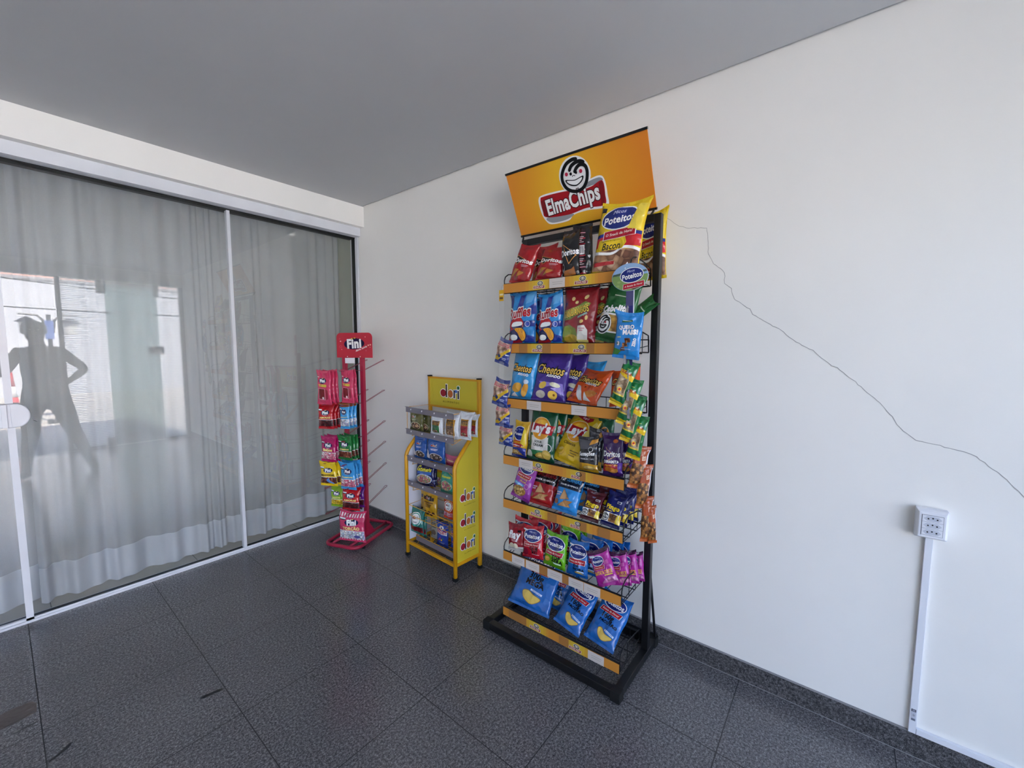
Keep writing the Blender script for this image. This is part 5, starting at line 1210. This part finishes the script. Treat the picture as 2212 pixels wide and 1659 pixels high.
for y, z in ((-2.382, 1.545), (-2.378, 1.365), (-2.390, 1.30), (-2.394, 1.225), (-2.398, 1.155)):
    mb = MB()
    mb.box(-.392, -.373, y - .005, y + .005, z - .022, z + .012); mb.tube([(-.383, y, z + .012), (-.388, y, z + .02), (-.392, y, z + .012)], .003, 6)
    part(mb, 'clip', M_STEEL, c2)

# ------------------------------------------------------------------ the bags on the rack
GRP = {'red_tri': 'red tortilla chip bags', 'black_tri': 'black tortilla chip bags', 'black_back': 'black tortilla chip bags', 'bacon': 'bacon snack bags', 'ruffle': 'blue ridged chip bags', 'corn_red': 'dark red corn snack bags', 'onion': 'green onion snack bags',
       'cheese_lightblue': 'cheese puff bags', 'cheese_purple': 'cheese puff bags', 'cheese_orange': 'cheese puff bags', 'wave_green': 'green potato chip bags', 'premium_black': 'black premium chip bags', 'tri_purple': 'purple tortilla chip bags', 'pop_red': 'popped corn chip bags', 'pop_blue': 'popped corn chip bags',
       'stick_maroon': 'maroon corn stick bags', 'stick_navy': 'navy corn stick bags', 'chip_red': 'red potato snack bags on the sixth shelf', 'chip_green': 'green potato snack bags on the sixth shelf', 'chip_blue': 'blue potato snack bags on the sixth shelf', 'sweet_magenta': 'magenta sweet potato bags', 'big_blue_a': 'large blue chip bags on the lowest shelf', 'big_blue_b': 'large blue chip bags on the lowest shelf',
       'nut_pack': 'nut bags on the left strip', 'peanut_green': 'green peanut bags on the right strip', 'pretzel_brown': 'brown stick snack bags by the upright'}
YAWS = {'black_back': 14}
rnd = random.Random(11)
for i, (des, shelf, (x, y, z, w, h, lean, roll), label) in enumerate(BAGS):
    hang = shelf == 0
    dd = None
    if hang: dd = .028
    elif des in ('stick_navy', 'stick_maroon', 'chip_red', 'chip_blue', 'chip_green', 'sweet_magenta'): dd = .036
    elif x > -.285: dd = .042
    else:
        dd = min(.052, w * .4)
        x += .010
    o = make_bag(des, w, h, 'snack_bag', dd, '#c8cace' if des in ('pretzel_brown', 'nut_pack') else None)
    yaw = YAWS.get(des, rnd.uniform(-5, 5))
    if des == 'pretzel_brown': yaw = 38 + 4 * i % 9
    if des == 'peanut_green': yaw = 8
    pose(o, (x, y, z + (0 if hang else .003 + (dd or 0) * .22 * sin(RA(lean)))), RA(-90 + yaw), lean, roll, not hang, w)
    tag(o, label, 'snack bag', GRP.get(des))

# ------------------------------------------------------------------ yellow candy stand
TH = RA(-92.7)
YS = thing('candy_stand', 'short yellow tube-framed candy stand with printed yellow sign and side panels', 'display stand', (-.236, -1.03, 0), TH)
M_YEL = simple('yellow_paint', '#d79a12', .38, 0, .5, .05)
M_YP = simple('lime_yellow_panel', '#d0bd30', .5, vary=.02)
M_WP = simple('white_panel', '#d4d6e2', .5, vary=.02)
for s in (-1, 1):
    a = s * .245
    mb = MB()
    path = [(a, .0, .018), (a, .0, .69), (a, .008, .712), (a, .022, .735), (a, .195, .925)]
    mb.tube(path, .0125, 10)
    mb.obj('front_leg', M_YEL, YS, smooth=True)
    mb = MB(); mb.box(a - .011, a + .011, .194, .216, .015, 1.212)
    mb.obj('rear_post', M_YEL, YS, bevel=.003)
    MB().box(a - .012, a + .012, .193, .217, 1.210, 1.218).obj('end_cap', M_RUBBER, YS)
    MB().box(a - .012, a + .012, .193, .217, 0, .02).obj('foot', M_RUBBER, YS); MB().box(a - .0135, a + .0135, -.0135, .0135, 0, .02).obj('foot', M_RUBBER, YS)
    mb = MB(); mb.prism([(.012, .105), (.194, .105), (.194, .915), (.022, .725), (.012, .70)], .006, Matrix(((0, 0, 1, a - .003), (1, 0, 0, 0), (0, 1, 0, 0), (0, 0, 0, 1))))
    sp = mb.obj('side_panel', M_YP if s > 0 else M_WP, YS)
    mb = MB(); mb.box(a - .008, a + .008, .01, .2, .085, .105)
    mb.obj('side_bar', M_YEL, YS, bevel=.002)
    if s > 0:
        Mp = Matrix(((0, 0, 1, a + .0034), (1, 0, 0, .103), (0, 1, 0, .105), (0, 0, 0, 1)))
        DP = [[dori(-.03, c, .30, .25, '#241418'), T('A L I M E N T O S', .06, c - .062, .5, '#3a3418', 0, 0, 0, .9)] for c in (.49, .30, .115)]
        for dp in DP: flat_print('panel_print', sp, dp, .182, .81, Mp)
MB().box(-.24, .24, -.008, .010, .085, .106).obj('cross_bar', M_YEL, YS, bevel=.002)
MB().box(-.24, .24, .197, .213, .085, .1).obj('cross_bar', M_YEL, YS, bevel=.002)
mb = MB(); mb.box(-.24, .24, .196, .202, 1.012, 1.206)
sg = mb.obj('sign_panel', M_YP, YS)
for z in (1.198, 1.004): MB().box(-.245, .245, .192, .206, z, z + .012).obj('sign_rail', M_YEL, sg)
flat_print('sign_print', sg, [dori(-.05, .50, .185, 2.0, '#1c1014'), T('A L I M E N T O S', -.02, .185, .34, '#3a3418', 0, 0, 0, .8)], .48, .19, Matrix(((1, 0, 0, 0), (0, 0, -1, .1955), (0, 1, 0, 1.014), (0, 0, 0, 1))))
def acryl():
    n = N('smoky_acrylic')
    n.n.remove(n.b)
    tr = n.add('BsdfTransparent'); tr.inputs[0].default_value = (.86, .85, .88, 1)
    df = n.add('BsdfPrincipled'); df.inputs['Base Color'].default_value = (.27, .25, .29, 1); df.inputs['Roughness'].default_value = .2
    mx = n.add('MixShader'); mx.inputs[0].default_value = .62
    n.ln(tr.outputs[0], mx.inputs[1]); n.ln(df.outputs[0], mx.inputs[2]); n.ln(mx.outputs[0], n.out.inputs[0])
    return n.m
M_ACR = acryl()
TIERS = [(.855, .872, True), (.662, .692, True), (.485, .523, True), (.282, .352, False), (.105, .14, False)]
for ti, (zf, zt, rail) in enumerate(TIERS):
    mb = MB()
    e = .234 if ti != 4 else .2
    b0 = 0.006 if ti != 4 else .04
    for zz in ((zf, zt) if not rail else (zf,)):
        mb.tube([(-e, b0, zz), (e, b0, zz), (e, .19, zz + .01), (-e, .19, zz + .01)], .0022, 6, True)
    for i in range(1, 9): mb.tube([(-e + 2 * e * i / 9, b0, zf), (-e + 2 * e * i / 9, .19, zf + .004)], .0015, 5)
    for b in (.06, .12): mb.tube([(-e, b, zf), (e, b, zf)], .0016, 5)
    for sx in (-1, 1): mb.tube([(sx * e, .06, zf), (sx * (e - .03), .02, zf - .03), (sx * (e - .09), .03, zf - .012)], .002, 5)
    if ti == 0:
        mb.tube([(-e, b0, 1.015), (e, b0, 1.015), (e, .19, 1.015), (-e, .19, 1.015)], .002, 6, True)
        for sx in (-1, 1): mb.tube([(sx * e, .19, .87), (sx * e, .19, 1.015)], .002, 5)
        for sx in (-1, 1): mb.tube([(sx * e, b0, .86), (sx * e, b0, 1.015)], .0018, 5)
    ty = mb.obj('wire_tray', M_YEL, YS)
    if rail:
        for z0, z1 in (((zt - .034, zt), (.984, 1.018)) if ti == 0 else ((zt - .034, zt),)):
            mb = MB(); mb.box(-e - .005, e + .005, b0 - .006, b0 - .003, z0, z1); mb.box(-e - .005, e + .005, b0 - .014, b0 - .003, z1, z1 + .002)
            r_ = mb.obj('acrylic_rail', M_ACR, ty)
            flat_print('peeled_stickers', r_, [P([(x - .012, .42), (x + .012, .5), (x + .008, .62), (x + .014, .78), (x - .01, .72)], '#e8e6ea') for x in (-.39, -.14, .13, .37)], .47, z1 - z0, Matrix(((1, 0, 0, 0), (0, 0, -1, b0 - .006), (0, 1, 0, z0), (0, 0, 0, 1))))
    elif ti == 4:
        mb = MB(); mb.box(-e, e, b0 - .004, b0 - .001, zf, zt)
        mb.obj('acrylic_rail', M_ACR, ty)
for des, (x, y, z, w, h), label in POUCH:
    o = make_bag(des, w, h, 'snack_pouch', min(.04, w * .3))
    pose(o, (x, y, z), TH + RA(3), 3, -6 if des in ('navy_gum',) else 0, False, w)
    tag(o, label, 'snack pouch', {'white_green': 'white peanut pouches', 'white_brown': 'white peanut pouches', 'white_red': 'white peanut pouches', 'blue_seed': 'blue seed pouches', 'olive_nut': 'olive nut pouches', 'navy_gum': 'navy gummy pouches', 'gold_choc': 'gold chocolate pouches', 'teal_gel': 'teal gummy pouches', 'blue_disc': 'blue chocolate pouches', 'grey_choc': 'beige grey pouches'}.get(des))

# ------------------------------------------------------------------ red hook stand in the corner
AX, AY, AR = -.267, -.359, RA(21)
RS = thing('hook_stand', 'red metal hook stand with rounded sign standing in the room corner', 'display stand', (AX, AY, 0), AR)
M_RED = simple('raspberry_red_paint', '#a81c3e', .4, 0, .5, .04)
M_SIGNR = simple('red_sign', '#bc2036', .45, vary=.02)
for y in (0, .15):
    mb = MB(); mb.box(-.012, .012, y - .015, y + .015, .03, 1.36)
    mb.obj('upright', M_RED, RS, bevel=.003)
    mb = MB(); mb.prism([(-.012, .03), (.075, .03), (.012, .12), (-.012, .16)], .004, Matrix(((1, 0, 0, 0), (0, 0, 1, y - .017), (0, 1, 0, 0), (0, 0, 0, 1))))
    mb.obj('gusset', M_RED, RS)
def rounded(x0, x1, y0, y1, r, n=6):
    o = []
    for cx, cy, a0 in ((x1 - r, y0 + r, -90), (x1 - r, y1 - r, 0), (x0 + r, y1 - r, 90), (x0 + r, y0 + r, 180)):
        o += [(cx + r * cos(RA(a0 + 90 * i / n)), cy + r * sin(RA(a0 + 90 * i / n))) for i in range(n + 1)]
    return o
mb = MB()
mb.tube([(x, y, .026) for x, y in rounded(-.20, .245, -.068, .205, .05)], .0125, 10, True)
mb.obj('base_loop', M_RED, RS, smooth=True)
for y in (0, .15): MB().tube([(-.19, y, .028), (.235, y, .028)], .010, 8).obj('base_rail', M_RED, RS, smooth=True)
for x in (-.13, .17):
    for y in (-.068, .205): MB().lathe([(.011, 0), (.012, .016)], (x, y, 0), 12).obj('foot', M_RUBBER, RS)
sgp = [(y, z) for y, z in rounded(-.15, .15, 0, .176, .034)]
sgp = [(-.15, 0), (.15, 0)] + [(y, z) for y, z in sgp if z > .1]
sgp = [(-.15, 0), (.15, 0)] + [(.116 + .034 * cos(RA(a)), .142 + .034 * sin(RA(a))) for a in range(0, 91, 10)] + [(-.116 + .034 * cos(RA(a)), .142 + .034 * sin(RA(a))) for a in range(90, 181, 10)]
Mr = Matrix(((0, 0, -1, -.016), (-1, 0, 0, .051), (0, 1, 0, 1.335), (0, 0, 0, 1)))
mb = MB(); mb.prism(sgp, .003, Mr)
sr = mb.obj('sign_panel', M_SIGNR, RS)
FS = [E(.0, .56, .285, .225, '#1a1440', 3), T('Fini', .0, .57, .40, WHT, 3, .05, 0, 1.1), E(-.06, .76, .025, .03, '#e0c850'), E(.02, .79, .025, .03, '#c8a03c'), E(.1, .79, .022, .026, '#b03a4a'), T('Abriu, sorriu', .2, .36, .34, WHT, 20, .02, .2),
      E(-.38, .66, .02, .025, '#f4c0c0'), RG(-.38, .44, .035, .05, .8, '#d86a78'), E(-.35, .33, .012, .016, '#f0a0a8'), RG(-.40, .76, .02, .03, .75, '#d86a78'), E(.40, .5, .022, .028, '#f4b8a8'), E(.455, .52, .022, .028, '#f4b8a8'), E(.32, .83, .014, .018, '#f4b0b0'), E(.45, .42, .01, .014, '#f0a0a8'), E(-.19, .045, .013, .02, '#f4e8e8'), E(.17, .045, .013, .02, '#f4e8e8'), RG(.34, .29, .02, .028, .7, '#d86a78')]
flat_print('sign_print', sr, FS, .30, .176, Mr @ rzm(0, 0, .003))
mb = MB(); mb.box(-.028, -.024, .045, .125, 1.295, 1.333)
mb.obj('price_holder', M_PLAST, RS)
M_HK = simple('dark_red_wire', '#8a1c3a', .4)
for z in (1.245, 1.013, .772, .61, .438, .255):
    for y in (0, .15):
        for sd in (1, -1):
            x0, L = (.012, .24) if sd > 0 else (-.012, .225)
            up_ = .068 if sd > 0 else .006
            def hp(x, dy): return (x0 + sd * x, y + dy, z + up_ * x / L)
            p_ = [hp(0, .006), hp(L - .035, .005), hp(L - .022, .008), hp(L - .008, .009), hp(L, .004), hp(L, -.004), hp(L - .008, -.009), hp(L - .022, -.008), hp(L - .035, -.005), hp(0, -.006)]
            MB().tube(p_, .0017, 6).obj('hook', M_HK, RS)
for des, (x, y, z, w, h), label in CANDY:
    o = make_bag(des, w, h, 'candy_bag', .026)
    pose(o, (x, y, z), AR - RA(90) + RA(rnd.uniform(-4, 4)), 0, rnd.uniform(-1.5, 1.5), False, w)
    tag(o, label, 'candy bag', {'tube_pink': 'pink tube candy bags', 'berry_red': 'red berry candy bags', 'mallow_blue': 'light blue marshmallow bags', 'kiss_magenta': 'magenta gummy bags', 'mini_green': 'green gummy bags', 'worm_yellow': 'yellow worm candy bags', 'sour_blue': 'sky blue gummy bags'}.get(des))
# ------------------------------------------------------------------ the street outside the shop front (seen mirrored in the glass)
M_PAVE = plaster('grey_pavement', '#c4beb2', .9)
struct('floor_street', MB().box(-16, 12, -34, YF, -.14, -.005), M_PAVE)
mb = MB(); mb.box(-14, 11, -15.4, -15.0, 0, 3.35); mb.mi = 1; mb.box(-14, 11, -15.42, -14.96, 3.35, 3.43)
b1 = mb.obj('building', [plaster('stained_white_render', '#b9bcc1', .9), simple('parapet_cap', '#8f8f92', .8)])
tag(b1, 'long low stained white building across the street, mirrored in the glass', 'building')
mb = MB(); mb.box(-12, 9, -22, -21, 0, 5.2)
b2 = mb.obj('building', plaster('faded_pink_render', '#d8a898', .9)); tag(b2, 'faded pink building rising behind the low white one', 'building')
sl_ = thing('street_lamp', 'double-armed black street lamp standing outside, mirrored in the glass', 'street lamp', (-1.22, -8.2, .06))
mb = MB(); mb.tube([(0, 0, 0), (0, 0, 1.95)], .03, 10); mb.box(-.12, .12, -.12, .12, -.065, 0); mb.obj('post', M_BLACK, sl_)
for s in (-1, 1):
    mb = MB(); mb.tube([(s * .05, 0, 1.62), (s * .07, 0, 1.84), (s * .14, 0, 1.93), (s * .36, 0, 1.95)], .018, 8); mb.obj('arm', M_BLACK, sl_)
    mb = MB(); mb.lathe([(.02, .04), (.05, .02), (.14, -.05), (.15, -.06), (.02, -.05)], (s * .27, 0, 1.86), 18); sh_ = mb.obj('lamp_shade', M_BLACK, sl_)
    mb = MB(); mb.lathe([(.10, 0), (.09, -.2), (.05, -.22)], (s * .27, 0, 1.80), 16); mb.obj('lamp_glass', simple('lamp_glass', '#e6e4da', .3), sh_)
mb = MB(); mb.box(-.055, .055, -.05, .05, 1.5, 1.84); mb.obj('blue_box', simple('blue_sign', '#4a66a8', .5), sl_)
mb = MB()
for k, (za, zb, sag) in enumerate(((3.1, 2.45, .1), (2.35, 2.25, .12))):
    mb.tube([(-6 + 11 * t / 12, -9.5, za + (zb - za) * t / 12 - sag * sin(pi * t / 12)) for t in range(13)], .012, 5)
cb = mb.obj('overhead_cable', M_RUBBER); tag(cb, 'pair of dark overhead cables crossing the street, mirrored in the glass', 'cable')
tc = thing('traffic_cone', 'red and white traffic cone outside, mirrored at the left edge of the glass', 'traffic cone', (-1.74, -8.4, 0))
mb = MB(); mb.box(-.16, .16, -.16, .16, 0, .03); mb.obj('cone_base', simple('cone_red', '#d8343c', .5), tc)
mb = MB(); mb.lathe([(.125, .03), (.075, .50)], (0, 0, 0), 20); mb.lathe([(.056, .70), (.03, .98), (.02, 1.0)], (0, 0, 0), 20); mb.obj('cone_body', simple('cone_red', '#d8343c', .5), tc, smooth=True)
mb = MB(); mb.lathe([(.0755, .50), (.0555, .70)], (0, 0, 0), 20); mb.obj('cone_band', simple('cone_white', '#eeeeee', .5), tc, smooth=True)

# ------------------------------------------------------------------ the person taking the picture, seen only as a reflection
M_SKIN = simple('skin', '#8a6450', .55)
M_SHIRT = simple('dark_shirt', '#26272c', .85); M_TROUSER = simple('dark_trousers', '#2b2c33', .85); M_SHOE = simple('dark_shoes', '#17171a', .6); M_HAIR = simple('dark_hair', '#14110f', .7)
PO = Vector((-1.58, -3.44, 0))
def skin(name, verts, edges, mat_fn, mats, parent=None, root=0, sub=2):
    me = bpy.data.meshes.new(name)
    me.from_pydata([Vector(v[:3]) - PO for v in verts], edges, [])
    o = bpy.data.objects.new(name, me); COL.objects.link(o)
    m = o.modifiers.new('skin', 'SKIN'); m.use_smooth_shade = True
    sv = me.skin_vertices[0].data if me.skin_vertices else None
    if sv is None:
        bm = bmesh.new(); bm.from_mesh(me); lay = bm.verts.layers.skin.verify(); bm.to_mesh(me); bm.free(); sv = me.skin_vertices[0].data
    for i, v in enumerate(verts):
        r = v[3] if isinstance(v[3], tuple) else (v[3], v[3])
        sv[i].radius = r
        sv[i].use_root = (i == root)
    s = o.modifiers.new('sub', 'SUBSURF'); s.levels = s.render_levels = sub
    dg = bpy.context.evaluated_depsgraph_get()
    ev = bpy.data.meshes.new_from_object(o.evaluated_get(dg))
    o.modifiers.clear()
    o.data = ev
    ev.materials.clear()
    for q in mats: ev.materials.append(q)
    for p in ev.polygons:
        p.material_index = mat_fn(p.center + PO); p.use_smooth = True
    if parent: o.parent = parent
    return o
V, Ed = [], []
def chain(start, pts):
    last = start
    for p in pts:
        V.append(p); i = len(V) - 1
        if last is not None: Ed.append((last, i))
        last = i
    return last
chain(None, [(-1.57, -3.46, .90, (.17, .12))])                       # pelvis = root
chest = chain(0, [(-1.57, -3.46, 1.03, (.17, .115)), (-1.575, -3.45, 1.18, (.18, .12)), (-1.585, -3.44, 1.31, (.19, .115))])
neck = chain(chest, [(-1.60, -3.43, 1.405, (.085, .07)), (-1.61, -3.41, 1.46, .052)])
chain(neck, [(-1.615, -3.395, 1.52, (.07, .08)), (-1.62, -3.385, 1.58, (.078, .092)), (-1.62, -3.39, 1.635, (.06, .072))])
hips = []
for s, knee, ankle, toe in ((1, (-1.40, -3.44, .50, .074), (-1.27, -3.47, .10, .042), (-1.23, -3.34, .045, (.045, .035))), (-1, (-1.70, -3.45, .50, .074), (-1.76, -3.49, .10, .042), (-1.79, -3.36, .045, (.045, .035)))):
    chain(0, [(-1.57 + s * .10, -3.46, .80, .105), (-1.57 + s * .13, -3.455, .68, .095), knee, (knee[0] * .6 + ankle[0] * .4, knee[1] - .02, .36, .064), ankle, (ankle[0], ankle[1] + .02, .05, .045), toe])
def finger(root, base, d, curl, L, r):
    b = Vector(base); d = Vector(d).normalized(); c = Vector(curl).normalized()
    p1 = b + d * L * .4; p2 = p1 + (d * .75 + c * .65).normalized() * L * .33; p3 = p2 + (d * .35 + c * .95).normalized() * L * .27
    chain(root, [(*b, r), (*p1, r * .95), (*p2, r * .88), (*p3, r * .75)])
# right arm: hand on the hip, elbow out
w = chain(chest, [(-1.43, -3.46, 1.355, .062), (-1.36, -3.48, 1.27, .054), (-1.275, -3.52, 1.19, .045), (-1.26, -3.50, 1.15, .044), (-1.33, -3.43, 1.085, .036), (-1.385, -3.385, 1.045, .027)])
pm = chain(w, [(-1.42, -3.362, 1.01, (.034, .018))])
for k, (dx, L) in enumerate(((-.010, .070), (-.004, .078), (.004, .074), (.012, .058))):
    finger(pm, (-1.445 + dx, -3.352 + .004 * k, .995 - .014 * k + .012), (-.8, .1, -.35), (-.2, -.6, -.5), L, .0085)
finger(pm, (-1.425, -3.375, 1.035), (-.6, -.5, .2), (-.6, -.4, -.3), .055, .0095)
# left arm: holding the phone up at the camera
w = chain(chest, [(-1.74, -3.44, 1.355, .062), (-1.80, -3.38, 1.24, .054), (-1.86, -3.30, 1.13, .045), (-1.885, -3.23, 1.15, .042), (-1.905, -3.16, 1.26, .034), (-1.912, -3.125, 1.325, .027)])
pm = chain(w, [(-1.915, -3.112, 1.365, (.034, .018))])
for k, L in enumerate((.072, .08, .076, .06)):
    finger(pm, (-1.948, -3.105, 1.395 - .016 * k), (-.3, .9, .1), (.9, .25, 0), L * .8, .008)
finger(pm, (-1.885, -3.112, 1.385), (.3, .7, .5), (-.5, .5, .3), .06, .0095)
def pmat(c):
    if c.z > 1.432 and abs(c.x + 1.61) < .13: return 0
    if (c - Vector((-1.43, -3.36, 1.0))).length < .095: return 0
    if (c - Vector((-1.91, -3.11, 1.38))).length < .085: return 0
    if c.x > -1.35 and 1.04 < c.z < 1.16 or (c.x < -1.82 and c.z > 1.12): return 0
    if c.z < .085: return 3
    return 1 if c.z > .93 else 2
pr = thing('person', 'person in dark clothes holding a phone up, seen as a reflection in the glass', 'person', PO)
body = skin('body', V, Ed, pmat, [M_SKIN, M_SHIRT, M_TROUSER, M_SHOE], pr)
# face and hair
mb = MB(); mb.prism([(-.012, 0), (.012, 0), (.005, .045), (-.005, .045)], .03, Matrix(((1, 0, 0, -1.62 - PO.x), (0, 0, 1, -3.315 - PO.y), (0, 1, 0, 1.545), (0, 0, 0, 1))))
mb.obj('nose', M_SKIN, body, bevel=.006)
for s in (-1, 1):
    mb = MB(); mb.lathe([(.002, -.008), (.009, 0), (.002, .008)], (-1.62 + s * .03 - PO.x, -3.305 - PO.y, 1.588), 10); mb.obj('eye', simple('eye_white', '#d8d4cc', .3), body, smooth=True)
    mb = MB(); mb.lathe([(.004, -.03), (.016, -.012), (.018, .012), (.006, .03)], (-1.62 + s * .08 - PO.x, -3.39 - PO.y, 1.575), 10); mb.obj('ear', M_SKIN, body, smooth=True)
mb = MB(); mb.box(-1.645 - PO.x, -1.595 - PO.x, -3.314 - PO.y, -3.306 - PO.y, 1.523, 1.531); mb.obj('mouth', simple('lips', '#7a4440', .5), body)
mb = MB(); mb.lathe([(.080, -.06), (.094, -.02), (.092, .03), (.07, .065), (.03, .082), (.004, .085)], (-1.62 - PO.x, -3.405 - PO.y, 1.60), 20)
mb.obj('hair', M_HAIR, pr, smooth=True)
ph = thing('phone', 'dark phone held up by the person, mirrored at the left edge', 'phone', (-1.918, -3.075, 1.33))
MB().box(-.036, .036, -.008, 0, 0, .15).obj('phone_body', simple('phone_dark', '#101114', .25), ph, bevel=.004)
MB().box(-.030, -.004, 0, .002, .112, .146).obj('lens_bump', M_BLACK, ph, bevel=.002)
